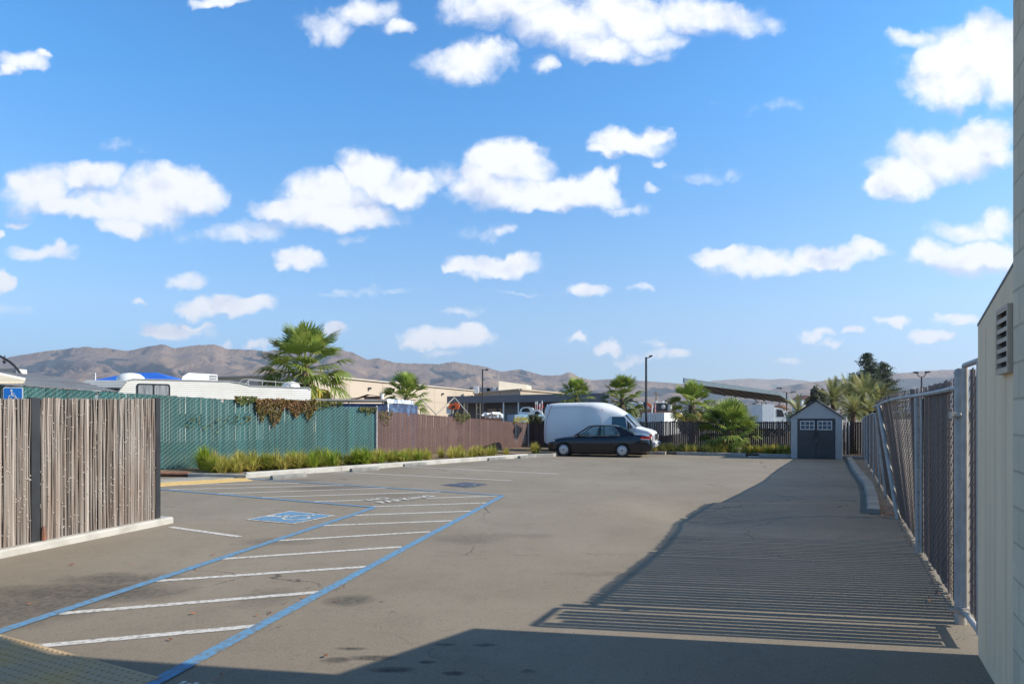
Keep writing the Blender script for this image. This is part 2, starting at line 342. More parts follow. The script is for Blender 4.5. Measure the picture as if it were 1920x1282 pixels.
struct(sl.build('stall_lines', white_m))
s2 = MB()
for (a_, c_) in (((816,866.5),(1088,877)),((869,862.8),(1110,870.5)),((925,860),(1140,866.6)),((550,884.5),(720,893.5))): stroke(s2, G(*a_), G(*c_), .09, .004)
for k in range(6):      # faded stall ends on the bare asphalt beyond
    stroke(s2, G(905 + 14 * k, 938 - 9 * k), G(990 + 60 * k, 941 - 9 * k), .05, .004) if k in (2,) else None
struct(s2.build('worn_stall_lines', faint_m))
def wheelchair(b_, place, w=.045):       # access symbol in unit square coordinates, drawn as ribbons
    def rib(pts, wd):
        L = []; R = []
        for i, p in enumerate(pts):
            d = (Vector(pts[min(i + 1, len(pts) - 1)]) - Vector(pts[max(i - 1, 0)])).normalized(); n = Vector((-d.y, d.x)) * wd / 2
            L.append(Vector(p) + n); R.append(Vector(p) - n)
        for i in range(len(pts) - 1): b_.poly([place(*R[i]), place(*R[i + 1]), place(*L[i + 1]), place(*L[i])])
    b_.poly([place(.42 + .078 * math.cos(k * math.pi / 6), .862 + .078 * math.sin(k * math.pi / 6)) for k in range(12)])
    rib([(.43, .765), (.445, .66), (.455, .52)], w * 1.7)
    rib([(.44, .655), (.62, .655)], w)
    rib([(.445, .51), (.64, .51)], w * 1.3)
    rib([(.64, .53), (.71, .38), (.745, .29)], w * 1.3)
    rib([(.735, .285), (.835, .335)], w * 1.3)
    rib([(.45 + .205 * math.cos(math.radians(a)), .36 + .205 * math.sin(math.radians(a))) for a in range(112, 345, 12)], w)
def symbol(corners, field, mark, nm):
    Bt, R, T, L = [Vector(c_) for c_ in corners]
    def pl(z):
        return lambda u, v: ((Bt * (1 - u) * (1 - v) + R * u * (1 - v) + T * u * v + L * (1 - u) * v).to_2d().to_3d() + Vector((0, 0, z)))
    q = MB(); f = pl(.008); q.poly([f(0, 0), f(1, 0), f(1, 1), f(0, 1)]); o1 = struct(q.build(nm + '_border', mark))
    q = MB(); f = pl(.012); q.poly([f(.05, .05), f(.95, .05), f(.95, .95), f(.05, .95)]); struct(q.build(nm + '_field', field))
    q = MB(); wheelchair(q, pl(.016)); struct(q.build(nm, mark))
symbol([G(551.6, 982.4), G(630, 966.7), G(542.5, 958.3), G(461, 974.7)], blue_m, white_m, 'wheelchair_symbol')
dblue = paint('weathered_navy_paint', (.045, .07, .12), (.09, .085, .085), 14, .5, .7); fw = paint('weathered_white_paint', (.30, .31, .33), (.12, .12, .13), 14, .42, .6)
symbol([G(878, 914.5), G(917, 908), G(872, 904.2), G(826, 909.3)], dblue, fw, 'worn_wheelchair_symbol')
def text_mesh(name, txt, size, place, m, ext=0.0):
    cu = bpy.data.curves.new(name, 'FONT'); cu.body = txt; cu.size = size; cu.extrude = ext; cu.space_character = 1.12; cu.offset = .014
    ob = bpy.data.objects.new(name, cu); COL.objects.link(ob)
    me = bpy.data.meshes.new_from_object(ob.evaluated_get(bpy.context.evaluated_depsgraph_get())); bpy.data.objects.remove(ob)
    for v in me.vertices: v.co = place(v.co.x, v.co.y, v.co.z)
    me.materials.clear(); me.materials.append(m); o = bpy.data.objects.new(name, me); COL.objects.link(o); return o
bd = Vector((.66, .751, 0)).normalized(); ud = Vector((-bd.y, bd.x, 0))
o1 = G(716, 944)
for (txt, ox, oy) in (('NO', .05, .44), ('PARKING', .0, .0)):
    struct(text_mesh('pavement_lettering', txt, .37, lambda x, y, z: o1 + bd * (x * .84 + ox) + ud * (y * 1.05 + oy) + Vector((0, 0, .012)), white_m))
# white loading letters peeping in at the bottom edge
q = MB(); e = G(366, 1281)
for k in range(5): q.box(e + Vector((-.08 + .045 * k, -.01 * k - (.02 if k % 2 else 0), .006)), (.03, .05, .003))
struct(q.build('paint_fragment', white_m))

# ---- tactile warning pads
tact = mat('tactile_yellow', (.62, .38, .12), .75, (.46, .34, .21), .8, 6, lo=.34, hi=.50, bump=.1)
tact2 = mat('tactile_pale_yellow', (.72, .50, .19), .8, (.60, .42, .18), 5)
def pad(name, o, du, dv, nu, nv, pitch, m, dome=True, h=.012):
    q = MB(); o = Vector(o); a_ = du * nu * pitch; b2 = dv * nv * pitch
    q.prism([o, o + a_, o + a_ + b2, o + b2], (0, 0, h))
    for i in range(nu):
        for j in range(nv):
            c_ = o + du * (i + .5) * pitch + dv * (j + .5) * pitch + Vector((0, 0, h + .0005))
            q.lathe(c_, [(.013, 0), (.0115, .004), (.008, .006)], n=8)
    return struct(q.build(name, m))
eu = (G(300, 1272) - G(0, 1191)).normalized(); ev = Vector((eu.y, -eu.x, 0)); c0 = G(300, 1272)
pad('tactile_paving', c0 - eu * 3.0, eu, ev, 50, 24, .06, tact)
fu = (G(435, 895) - G(314, 902)).normalized(); fv = Vector((fu.y, -fu.x, 0))
c1 = G(457, 896.2)
pad('tactile_kerb_ramp', c1 - fu * 4.2, fu, fv, 70, 14, .06, tact2)
q = MB(); q.prism([c1 - fu * 4.2 - fv * .02, c1 - fu * 4.2 - fv * .9, c1 - fu * .25 - fv * .9, c1 - fu * .25 - fv * .02], (0, 0, .03)); struct(q.build('path', MT['conc']))

# ---- kerbs, planter soil, wheel stops
def kerb(name, pts, w, h, m, side=1, joint=3.0):      # kerb strip, front face on the given line
    q = MB(); pts = [Vector(p) for p in pts]
    for i in range(len(pts) - 1):
        a_, b_ = pts[i], pts[i + 1]; L = (b_ - a_).length; d = (b_ - a_).normalized(); n = Vector((-d.y, d.x, 0)) * side * w; k = max(1, round(L / joint))
        for j in range(k):
            s0 = a_ + d * (L * j / k + (.006 if j else 0)); s1 = a_ + d * (L * (j + 1) / k - (.006 if j < k - 1 else 0)); e_ = Vector((0, 0, h - .025)); n1 = n.normalized() * .022
            q.prism([s0, s0 + e_, s0 + n1 + Vector((0, 0, h)), s0 + n + Vector((0, 0, h)), s0 + n], s1 - s0)
    return struct(q.build(name, m, fixn=True))
kA, kB = G(463, 896), G(990, 857.2)
farL, farR = Vector((3.3, 30.1, 0)), G(1482, 857.5)
kerb('kerb', [kA, kB], .2, .15, MT['concw'])
kerb('low_kerb', [G(352, 894.5), G(461, 897)], .16, .12, MT['conc'])
kerb('kerb_return', [kB, kB + Vector((1.1, .35, 0)), farL, G(1247, 852.2)], .16, .14, MT['conc'])
kerb('far_kerb', [G(1268, 852.3), G(1398, 855.6)], .16, .14, MT['conc'])
kerb('kerb_riser', [G(1243, 851), G(1272, 851.6)], .1, .125, MT['conc']); kerb('kerb_riser', [G(1392, 853.6), G(1429, 854.8)], .1, .125, MT['conc'])
kerb('far_kerb_end', [G(1423, 856.3), farR + Vector((2.6, -1.3, 0))], .16, .14, MT['conc'])
q = MB(); q.prism([G(1398, 853), G(1423, 853.6), G(1423, 856.9), G(1404, 856.6)], (0, 0, .03)); struct(q.build('drain_apron', MT['concw']))
brickk = mat('old_brick_edging', (.33, .15, .10), .9, (.22, .10, .07), 8)
kerb('brick_edging', [G(255, 893.5), G(351, 893.2)], .14, .13, brickk)
soil = mat('planter_soil', (.14, .10, .065), .95, (.28, .20, .12), 6, 8, bump=.8, bscale=30)
dk = (kB - kA).normalized(); nk = Vector((-dk.y, dk.x, 0))
q = MB(); q.poly([(p.x, p.y, .09) for p in (G(300, 893) + Vector((-2, 0, 0)), G(461, 895.5) + nk * .1, kA + nk * .18, kB + nk * .18, kB + nk * 6, kA + nk * 3.6 + dk * 2, Vector((-14.2, 16.3, 0)))])
q.poly([(p.x, p.y, .088) for p in (kB + nk * .18, kB + Vector((1.1, .45, 0)), farL + Vector((0, .2, 0)), Vector((3, 36, 0)), Vector((-3, 33, 0)))])
for pp_ in ((farL + Vector((0, .2, 0)), G(1247, 852) + Vector((.05, .25, 0)), Vector((10, 34, 0)), Vector((3, 36, 0))), (G(1247, 852) + Vector((.05, .25, 0)), farR + Vector((2.7, -1.1, 0)), farR + Vector((5, 2, 0)), Vector((10, 34, 0)))): q.poly([(p.x, p.y, .088) for p in pp_])
struct(q.build('planting_bed', soil))
def stop_mesh():
    L = 1.0; q = MB(); pr = [(-.085, 0), (-.085, .055), (-.06, .105), (.06, .105), (.085, .055), (.085, 0)]
    q.prism([(0, y, z) for y, z in pr], (L, 0, 0)); return q
stopc = mat('weathered_stop_concrete', (.27, .265, .25), .9, (.18, .18, .175), 5, 8, bump=.5, bscale=50)
words = ['nearest concrete wheel stop beside the start of the white kerb', 'second concrete wheel stop from the yellow pad, pale and chipped', 'third concrete wheel stop from the yellow pad',
         'fourth concrete wheel stop, in front of the brown slatted fence', 'fifth concrete wheel stop, last but one before the dark sedan', 'farthest small wheel stop by the kerb end near the dark sedan']
s0 = stop_mesh().build('wheel_stop', stopc, fixn=True); first = True
for (px, py), w in zip(((509, 898.6), (658, 884.5), (756, 874.3), (843, 867.3), (914, 862.7), (973, 859.3)), words):
    o = s0 if first else s0.copy()
    if not first: COL.objects.link(o)
    first = False; p = G(px, py); o.location = p; o.rotation_euler = (0, 0, math.atan2(dk.y, dk.x)); tag(o, w, 'wheel stop', 'concrete wheel stops at the stall ends')

# ================================================================ HILLS
def interp(tab, x):
    if x <= tab[0][0]: return tab[0][1]
    for (a_, b_), (c_, d_) in zip(tab, tab[1:]):
        if x <= c_:
            k = (x - a_) / (c_ - a_); k = k * k * (3 - 2 * k) * .5 + k * .5; return b_ + (d_ - b_) * k
    return tab[-1][1]
def ridge(name, tab, y0, y1, amp, fx, seed, m, x0=-500, x1=2420, nx=620, ny=64):
    q = MB(); vs = []; ts = []
    for j in range(ny):
        s = j / (ny - 1)
        Y = y0 + (y1 - y0) * s
        for i in range(nx):
            px = x0 + (x1 - x0) * i / (nx - 1)
            crest = (HY - interp(tab, px)) / F * y1 * (.965 if s < 1 else 1)
            tt = (px - CX) / F; X = tt * Y
            XX = tt * y1
            wx = XX / 1000 + .30 * noise.noise(Vector((XX / 700, Y / 520, seed))) + .16 * noise.noise(Vector((XX / 260, Y / 230, seed + 2)))
            n1 = 1 - abs(noise.noise(Vector((wx * fx, Y / 1000 * fx * .22, seed + 3)))) * 2
            n2 = 1 - abs(noise.noise(Vector((wx * fx * 2.7 + Y / 900, Y / 1000 * fx * .6, seed + 9)))) * 2
            n3 = noise.noise(Vector((X / 80, Y / 160, seed + 20)))
            n4 = noise.noise(Vector((X / 36, Y / 60, seed + 27)))
            env = math.sin(math.pi * min(1, s * 1.02)) ** .8
            prof = s ** 1.15
            z = crest * (prof + amp * env * ((n1 - .62) * 1.0 + (n2 - .6) * .5) + .035 * n3 * env + .012 * n4)
            zmax = crest * (.06 + .93 * s ** .75) * (Y / y1 if s > .3 else 1)
            if s < 1:
                k_ = crest * .045 + 1; zz_ = (z - zmax) / k_; z = zmax - k_ * (math.log1p(math.exp(-abs(zz_))) + max(-zz_, 0))
            vs.append((X, Y, max(-8, z))); gl = max(0, min(1, (.70 - n1) * 2.8)) * (1 if .12 < s < .93 else .3) + max(0, (.55 - n2)) * .8
            ts.append(max(0, min(1, gl + .8 * noise.noise(Vector((X / 170, Y / 300, seed + 31))) + .5 * noise.noise(Vector((X / 60, Y / 90, seed + 33))) - .50)))
    for i in range(nx): vs.append((vs[(ny - 1) * nx + i][0], y1 + 500, -10)); ts.append(0)
    q.v = vs; q.t = ts; q.f = [(j * nx + i, j * nx + i + 1, (j + 1) * nx + i + 1, (j + 1) * nx + i) for j in range(ny) for i in range(nx - 1)]
    return struct(q.build(name, m, smooth=True))
def hillmat(name, a_, b_, wood):
    m = mat(name, a_, .95, b_, .004, 8, lo=.38, hi=.62, spec=.1, bump=0); t = m.node_tree; bs = t.nodes['Principled BSDF']
    src = bs.inputs['Base Color'].links[0].from_socket; at = N(t, 'ShaderNodeAttribute', attribute_name='tint'); tcn = N(t, 'ShaderNodeTexCoord')
    no = N(t, 'ShaderNodeTexNoise'); no.inputs['Scale'].default_value = .014; no.inputs['Detail'].default_value = 8; no.inputs['Roughness'].default_value = .7; t.links.new(tcn.outputs['Object'], no.inputs['Vector'])
    s_ = N(t, 'ShaderNodeMath', operation='MULTIPLY_ADD'); t.links.new(no.outputs['Fac'], s_.inputs[0]); s_.inputs[1].default_value = 1.3; s_.inputs[2].default_value = -.72
    ad = N(t, 'ShaderNodeMath', operation='ADD'); t.links.new(s_.outputs[0], ad.inputs[0]); t.links.new(at.outputs['Fac'], ad.inputs[1])
    r = N(t, 'ShaderNodeMapRange', interpolation_type='SMOOTHSTEP'); r.inputs[1].default_value = .10; r.inputs[2].default_value = .30; t.links.new(ad.outputs[0], r.inputs[0])
    mx = N(t, 'ShaderNodeMix', data_type='RGBA'); t.links.new(r.outputs[0], mx.inputs[0]); t.links.new(src, mx.inputs['A']); mx.inputs['B'].default_value = (*wood, 1)
    t.links.new(mx.outputs['Result'], bs.inputs['Base Color'])
    n3_ = N(t, 'ShaderNodeTexNoise'); n3_.inputs['Scale'].default_value = .012; n3_.inputs['Detail'].default_value = 9; n3_.inputs['Roughness'].default_value = .65; mp_ = N(t, 'ShaderNodeMapping'); mp_.inputs['Scale'].default_value = (1.4, .5, 1); t.links.new(tcn.outputs['Object'], mp_.inputs[0]); t.links.new(mp_.outputs[0], n3_.inputs['Vector'])
    bp_ = N(t, 'ShaderNodeBump'); bp_.inputs['Strength'].default_value = .8; bp_.inputs['Distance'].default_value = 45; t.links.new(n3_.outputs['Fac'], bp_.inputs['Height']); t.links.new(bp_.outputs[0], bs.inputs['Normal']); return m
hm = hillmat('dry_grass_hills', (.285, .20, .135), (.17, .125, .105), (.022, .042, .052))
hm2 = hillmat('distant_ridge', (.30, .22, .15), (.22, .17, .12), (.08, .10, .07))
T1 = [(-500,690),(-200,684),(0,672),(40,665),(100,656),(160,650),(195,652),(240,657),(285,648),(302,645),(330,652),(360,647),(400,645),(430,654),(470,655),(500,658),(560,652),(600,648),(640,655),(660,660),(690,674),(708,671),(745,680),(780,681),(820,682),(850,678),(905,686),(940,696),(975,692),(1020,703),(1050,703),(1066,697),(1092,708),(1110,712),(1150,710),(1200,713),(1240,716),(1280,719),(1300,716),(1340,722),(1420,733),(1500,745),(1600,760),(1700,772),(1900,778),(2420,778)]
T2 = [(-500,775),(1000,770),(1100,745),(1200,728),(1280,722),(1310,718),(1340,713),(1375,710.5),(1410,709),(1440,711),(1470,709.5),(1500,712),(1530,716),(1600,722),(1700,735),(2420,760)]
T3 = [(-500,779),(1200,779),(1320,765),(1400,740),(1480,722),(1520,716),(1560,711),(1600,709),(1640,703),(1680,699),(1750,694),(1800,692),(1860,695),(1920,700),(2100,690),(2420,700)]
ridge('hills', T1, 2300, 4200, .36, 3.6, 4.2, hm)
ridge('far_hills', T2, 5200, 6600, .16, 2.6, 8.8, hm2, 900, 2000, 260, 44)
ridge('right_hills', T3, 2600, 4000, .16, 1.6, 1.7, hm, 1100, 2420, 300, 48)
# ================================================================ FENCES
def slat_fence(p0, p1, zt, zb, pitch, sw, sm, wm, dh, wr, par, link=None, shear=None, tilt=6, missing=(), both=True, raise_=.0, jit=.012, wtop=None):
    p0, p1 = Vector(p0), Vector(p1); L = (p1 - p0).length; d = (p1 - p0).normalized(); n = Vector((-d.y, d.x, 0)); k = int(L / pitch)
    q = MB()
    for i in range(k):
        if i in missing: continue
        c = p0 + d * (i + .5) * pitch; z1 = zt(c) + random.uniform(-jit, jit) - (random.uniform(.03, .16) if random.random() < .03 else 0); z0 = zb + random.uniform(0, .03); q.tint = random.random()
        a = math.radians(random.gauss(0, tilt)); e = d * math.cos(a) + n * math.sin(a); m_ = n * math.cos(a) - d * math.sin(a); le = d * random.gauss(0, .004)
        w = sw / 2; th = .003; vs = []
        for z, off in ((z0, Vector((0, 0, 0))), (z1, le + (shear(c, z1) if shear else Vector((0, 0, 0))))):
            for (u, v) in ((-w, -.3 * th), (-w * .8, -th), (w * .8, -th), (w, -.3 * th), (w, .3 * th), (w * .8, th), (-w * .8, th), (-w, .3 * th)):
                pt = c + off + e * u + m_ * v; vs.append((pt.x, pt.y, z))
        q.add(vs, [(j, (j + 1) % 8, 8 + (j + 1) % 8, 8 + j) for j in range(8)] + [tuple(range(8))[::-1], tuple(range(8, 16))])
    q.build('slat_screen', sm, par)
    q = MB(); off = (.0055 if not link else .009) + wr; q2 = MB() if link else q
    def seg(a, b, q=q, wr=wr):
        if shear: a = a + shear(a, a.z); b = b + shear(b, b.z)
        dd = (b - a).normalized(); u = n; v = dd.cross(u); vs = []
        for p in (a, b):
            for ang in (0, 2.094, 4.189): vs.append(p + u * math.cos(ang) * wr + v * math.sin(ang) * wr)
        q.add(vs, [(0, 1, 4, 3), (1, 2, 5, 4), (2, 0, 3, 5)])
    for i in range(k):
        a0 = p0 + d * i * pitch; a1 = p0 + d * (i + 1) * pitch; z = zb + .02 + (dh / 2 if i % 2 else 0)
        top = (wtop(a0) if wtop else zt(a0)) - .02
        e = d * .006
        while z + dh <= top + dh:
            z1 = z + dh / 2; zz = z + dh
            A = Vector((a0.x, a0.y, z)); B = Vector((a1.x, a1.y, z1)); C = Vector((a0.x, a0.y, zz))
            if z1 <= top:
                seg(A - n * off + e, B - n * off - e); seg(B - n * off - e, B + n * off - e, q2, wr * (1.7 if link else 1))
            if both and zz <= top: seg(B + n * off - e, C + n * off + e); seg(C + n * off + e, C - n * off + e, q2, wr * (1.7 if link else 1))
            z = zz
    q.build('wire_mesh', wm, par)
    if link: q2.build('wire_glint_links', link, par)  # same wire at the crossings, brighter and thicker to paint in sunlit glints
def post(par, p, h, r, m, cap=True, z0=0.0, name='post', n=14):
    q = MB(); pr = [(r, z0), (r, h - .01)]
    if cap: pr += [(r * 1.1, h - .01), (r * 1.1, h + .015), (r * .9, h + .035), (r * .4, h + .045)]
    q.lathe(p, pr, n=n); o = autosmooth(q.build(name, m, par), 50); return o

# ---- right-hand fence, seen from its inner side
R0, R1 = Vector((3.746, 5.04, 0)), Vector((15.15, 26.43, 0)); dR = (R1 - R0).normalized(); nR = Vector((-dR.y, dR.x, 0))
def onR(Y): return R0 + dR * ((Y - R0.y) / dR.y)
def railz(Y): return interp([(5, 1.95), (8.6, 1.98), (12.0, 1.90)], Y) if Y < 12.0 else interp([(12, 1.81), (19, 1.81), (26.5, 1.66)], Y)
def leanR(c, z): return nR * interp([(7.4, 0), (10.2, .25), (12, .30), (13.2, .18), (16, 0)], c.y) * max(0, z) / 1.95
fr_ = thing('slatted_fence', 'long galvanised chain-link fence with dark brown slats beside the shaded asphalt strip', 'fence')
YS = 12.0
slat_fence(R0 + dR * .10, onR(YS), lambda c: railz(c.y) + .10, .004, .094, .0775, MT['slatr'], MT['wirer'], .085, .0028, fr_, link=MT['wire'], shear=leanR, tilt=4)
slat_fence(onR(YS) - dR * .07, R1, lambda c: railz(c.y) + .03, .004, .094, .0775, MT['slatr'], MT['wirer'], .085, .0028, fr_, link=MT['wire'], shear=leanR, tilt=6)
q = MB(); pts = [onR(y) + nR * .035 + leanR(onR(y), railz(y)) + Vector((0, 0, railz(y))) for y in (5.04, 6.3, 7.6, 8.4, 9.2, 10, 11, 11.95)]; q.tube(pts, .024, 12)
autosmooth(q.build('top_rail', MT['galv'], fr_), 50)
q = MB(); pts = [onR(y) + nR * .035 + leanR(onR(y), railz(y)) + Vector((0, 0, railz(y))) for y in (12.01, 12.6, 13.2, 14, 15, 16, 18, 20, 23, 26.4)]; q.tube(pts, .021, 10)
autosmooth(q.build('top_rail', MT['galv'], fr_), 50)
q = MB(); q.tube([onR(y) - nR * .004 + Vector((random.uniform(-.01, .01), 0, .05 + random.uniform(-.01, .012))) for y in [5.1 + .35 * i for i in range(61)]], .003, 5); q.build('bottom_wire', MT['wire'], fr_)
big = post(fr_, R0 + nR * .05, 2.06, .042, MT['galv'])
for z in (1.98, 1.2, .75): q = MB(); q.lathe(R0 + nR * .05 + Vector((0, 0, z)), [(.0465, -.012), (.0465, .012)], n=16); q.build('post_band', MT['galv'], big)
q = MB(); q.lathe(R0 + nR * .05 + Vector((0, 0, 1.72)), [(.047, -.03), (.047, .03)], n=16)
q.box(R0 + nR * .05 + Vector((-.075, -.02, 1.72)), (.05, .03, .05)); q.tube([R0 + Vector((-.12, -.05, 1.72)), R0 + Vector((-.05, 0, 1.72))], .014, 8)
autosmooth(q.build('latch', MT['galv'], big), 50)
Ys = [7.64, 12.9, 15.0, 17.4, 19.6, 21.6, 23.4, 25.0, 26.2]
for y in Ys: q = MB(); b0_ = onR(y) + nR * .06; q.tube([b0_ - V(0, 0, .03), b0_ + leanR(b0_, railz(y)) + V(0, 0, railz(y) - .03)], .030 if y < 9 else .027, 14); autosmooth(q.build('post', MT['galv'], fr_), 50)
q = MB(); q.tube([onR(7.64) + nR * .03 + dR * -.055 + Vector((0, 0, .02)), onR(7.64) + nR * .03 - dR * .055 + Vector((0, 0, 1.93))], .017, 8); autosmooth(q.build('post', MT['galv'], fr_), 50)
q = MB(); q.tube([onR(10.25) + nR * .06 + Vector((0, 0, -.02)), onR(10.7) + nR * .06 + leanR(onR(10.6), 1.9) + Vector((0, 0, 1.92))], .036, 12); autosmooth(q.build('leaning_post', MT['galv'], fr_), 50)
q = MB()                                        # tie wires round the rail and post
for i in range(14):
    y = 5.5 + i * .5; c = onR(y) + nR * .035 + leanR(onR(y), railz(y)) + Vector((0, 0, railz(y))); q.lathe(c, [(.0265, -.002), (.0265, .002)], axis=dR, n=10)
for i in range(12): q.lathe(onR(7.64) + nR * .055 + Vector((0, 0, .15 + i * .155)), [(.035, -.002), (.035, .002)], n=10)
q.build('tie_wire', MT['black'], fr_)
kerb('fence_kerb', [onR(10.6) + nR * .50, onR(13) + nR * .42, onR(15) + nR * .40, onR(19) + nR * .55, onR(26) + nR * .7], .2, .09, MT['conc'], side=-1, joint=2.4)

# ---- narrow gate between the big post and the building
g1 = thing('narrow_gate', 'narrow slatted gate in a steel tube frame between the capped post and grey wall', 'gate')
E0 = Vector((3.455, 4.535, 0)); E1 = Vector((3.70, 4.96, 0)); dG = (E1 - E0).normalized(); nG = Vector((-dG.y, dG.x, 0))
slat_fence(E0, E1, lambda c: 2.08, .14, .088, .068, MT['slatr'], MT['wirer'], .085, .0028, g1, link=MT['wire'], tilt=4)
q = MB(); e0 = E0 - dG * .03; e1 = E1 + dG * .0
q.tube([e0 + Vector((0, 0, .10)), e0 + Vector((0, 0, 2.12))], .022, 10); q.tube([e1 + nG * .03 + Vector((0, 0, .08)), e1 + nG * .03 + Vector((0, 0, 2.12))], .022, 10)
q.tube([e0 + Vector((0, 0, 2.12)), e1 + nG * .03 + Vector((0, 0, 2.12))], .022, 10); q.tube([e0 + Vector((0, 0, .12)), e1 + nG * .03 + Vector((0, 0, .12))], .022, 10)
autosmooth(q.build('frame', MT['galv'], g1), 50)
q = MB(); q.tube([E1 + nG * .10 + Vector((-.04, 0, .13)), E1 + nG * .0 + Vector((.02, 0, .13))], .02, 8); q.box(E1 + nG * .03 + Vector((0, 0, .13)), (.08, .06, .06)); autosmooth(q.build('hinge', MT['galv'], g1), 50)

# ---- green slatted fence and brown slatted fence on the left
def LN(Y): return Vector((-29.16 + .982 * Y, Y, 0))
gf = thing('green_fence', 'faded green slatted chain-link fence with vines, in front of the white motorhome', 'fence')
slat_fence(LN(14.2), LN(24.2), lambda c: 2.35 - .0577 * (c.y - 19.17), .10, .077, .0735, MT['slatg'], MT['wireg'], .132, .0038, gf, tilt=4.5, missing=(61,), jit=.012, wtop=lambda c: 2.39 - .0577 * (c.y - 19.17))
nL = Vector((.713, -.701, 0))
post(gf, LN(24.22) + nL * .05, 2.11, .035, MT['galv'])
post(gf, LN(17.45) - nL * .04, 2.38, .035, MT['galv'])
for z in (.55, 1.0, 1.45, 1.85): q = MB(); q.lathe(LN(24.22) + nL * .05 + Vector((0, 0, z)), [(.042, -.012), (.042, .012)], n=10); q.build('post_band', MT['galv'], gf)
bf = thing('brown_fence', 'reddish brown slatted chain-link fence between the green fence and the white van', 'fence')
BR0, BR1 = LN(24.26), Vector((.87, 33.5, 0))
def brz(c): return 1.96 - .0613 * (c.y - 24.2) + (.03 if c.y > 32.3 else 0)
slat_fence(BR0, BR1, brz, .08, .080, .074, MT['slatb'], MT['wireb'], .135, .0042, bf, tilt=3, jit=.01)
post(bf, BR1 + Vector((.03, -.03, 0)), 1.40, .035, MT['galv'], cap=False)
df = thing('dark_fence', 'dark weathered slatted fence along the back of the lot, behind van and shed', 'fence')
dfd = (R1 - BR1).normalized()
slat_fence(BR1 + dfd * .02, BR1 + dfd * 2.3, lambda c: 1.50, .02, .088, .092, MT['slatd'], MT['wirer'], .2, .0022, df, tilt=2, jit=.02, both=False)
slat_fence(BR1 + dfd * 2.3, R1, lambda c: 1.49 + .02 * math.sin(c.x * 1.7), .02, .088, .0755, MT['slatd'], MT['wire'], .2, .0022, df, tilt=9, jit=.02, both=False)
q = MB(); q.tube([BR1 + dfd * .05 + Vector((0, .03, 1.45)), R1 + Vector((0, .03, 1.45))], .018, 6); q.build('top_rail', MT['rust'], df)
for i in range(6): post(df, BR1 + dfd * (1.6 + 2.75 * i) + Vector((0, .06, 0)), 1.5, .03, MT['black'], cap=False)
q = MB()
for k_ in (0, 1): q.tube([Vector((14.35 + .13 * k_, 26.35, 0)), Vector((14.35 + .13 * k_, 26.35, 1.72 - .2 * k_))], .02, 8)
fp = q.build('gate_post', MT['white']); tag(fp, 'pair of thin white pipes at the back corner beside the shed', 'pipe')

# ---- reed screen on its own kerb
K1 = Vector((-5.45, 9.87, 0)); dS = Vector((.274, .962, 0)).normalized(); nS = Vector((-dS.y, dS.x, 0))
kerb('screen_kerb', [K1 - dS * 7.5, K1], .24, .10, MT['concw'], joint=3.2)
rs = thing('reed_screen', 'tall weathered twig screen with black posts on a white kerb, left of the parking aisle', 'screen')
reedm = mat('weathered_reed', (.225, .178, .150), .85, (.32, .29, .265), 2.2, 7, tint=.5, bump=.5, bscale=90, stretch=(3, 3, .5), lo=.35, hi=.7)
def toppz(s): return 2.0 - .028 * s
def S(s, off=0., z=0.): return K1 - dS * s + nS * (.12 + off) + Vector((0, 0, z))
ties = MB(); ties.tint = .8
for (a_, b_) in ((.225, 1.075), (1.10, 2.03), (2.15, 3.2), (3.24, 4.3), (4.34, 5.4)):
    q = MB(); s = a_
    while s < b_:
        r = random.choice((.006, .009, .011, .014, .018)) * random.uniform(.8, 1.15); layer = random.choice((0, 0, .012, .02)); q.tint = min(1, max(0, random.gauss(.48, .30)))
        zt_ = toppz(s) + random.uniform(-.012, .012); ph = random.random() * 6; am_ = random.uniform(.002, .009); pts = []
        for k in range(8):
            z = .10 + (zt_ - .10) * k / 7; pts.append(S(s + r + am_ * math.sin(k * 1.1 + ph), layer + .004 * math.cos(k * 1.7 + ph), z))
        q.tube(pts, r, 6, r2=r * random.uniform(.8, 1.05))
        if random.random() < .85:
            for _ in range(random.choice((1, 2, 3, 4))):
                z = random.uniform(.2, toppz(s) - .05); e_ = S(s + r, layer - r - .001, z)
                if random.random() < .22: ties.bar(e_ + dS * .02, e_ - dS * random.uniform(.01, .03) + Vector((0, 0, random.uniform(-.02, .02))), .004, .006)
                else: ties.lathe(e_, [(.007, -.006), (.0105, 0), (.007, .006)], n=6)
        s += r * random.uniform(1.55, 1.95)
    autosmooth(q.build('reed_panel', reedm, rs), 60)
ties.build('wire_tie', mat('pale_tie', (.58, .52, .47), .6, (.42, .35, .30), 9), rs)
q = MB(); q.prism([S(.22, .03, .10), S(5.4, .03, .10), S(5.4, .03, 1.85), S(.22, .03, 1.97)], nS * .01); q.build('backing', MT['black'], rs)
for s, w in ((.19, .085), (2.09, .11), (4.32, .08)):
    q = MB(); q.prism([S(s - w / 2, -.015, .10), S(s + w / 2, -.015, .10), S(s + w / 2, .065, .10), S(s - w / 2, .065, .10)], (0, 0, toppz(s) - .10 + .01)); q.build('post', MT['black'], rs)
q = MB(); q.lathe(S(2.0, -.03, .10), [(.028, 0), (.03, .10), (.022, .16), (.01, .185)], n=8); o = q.build('root_stub', MT['rust'], rs)

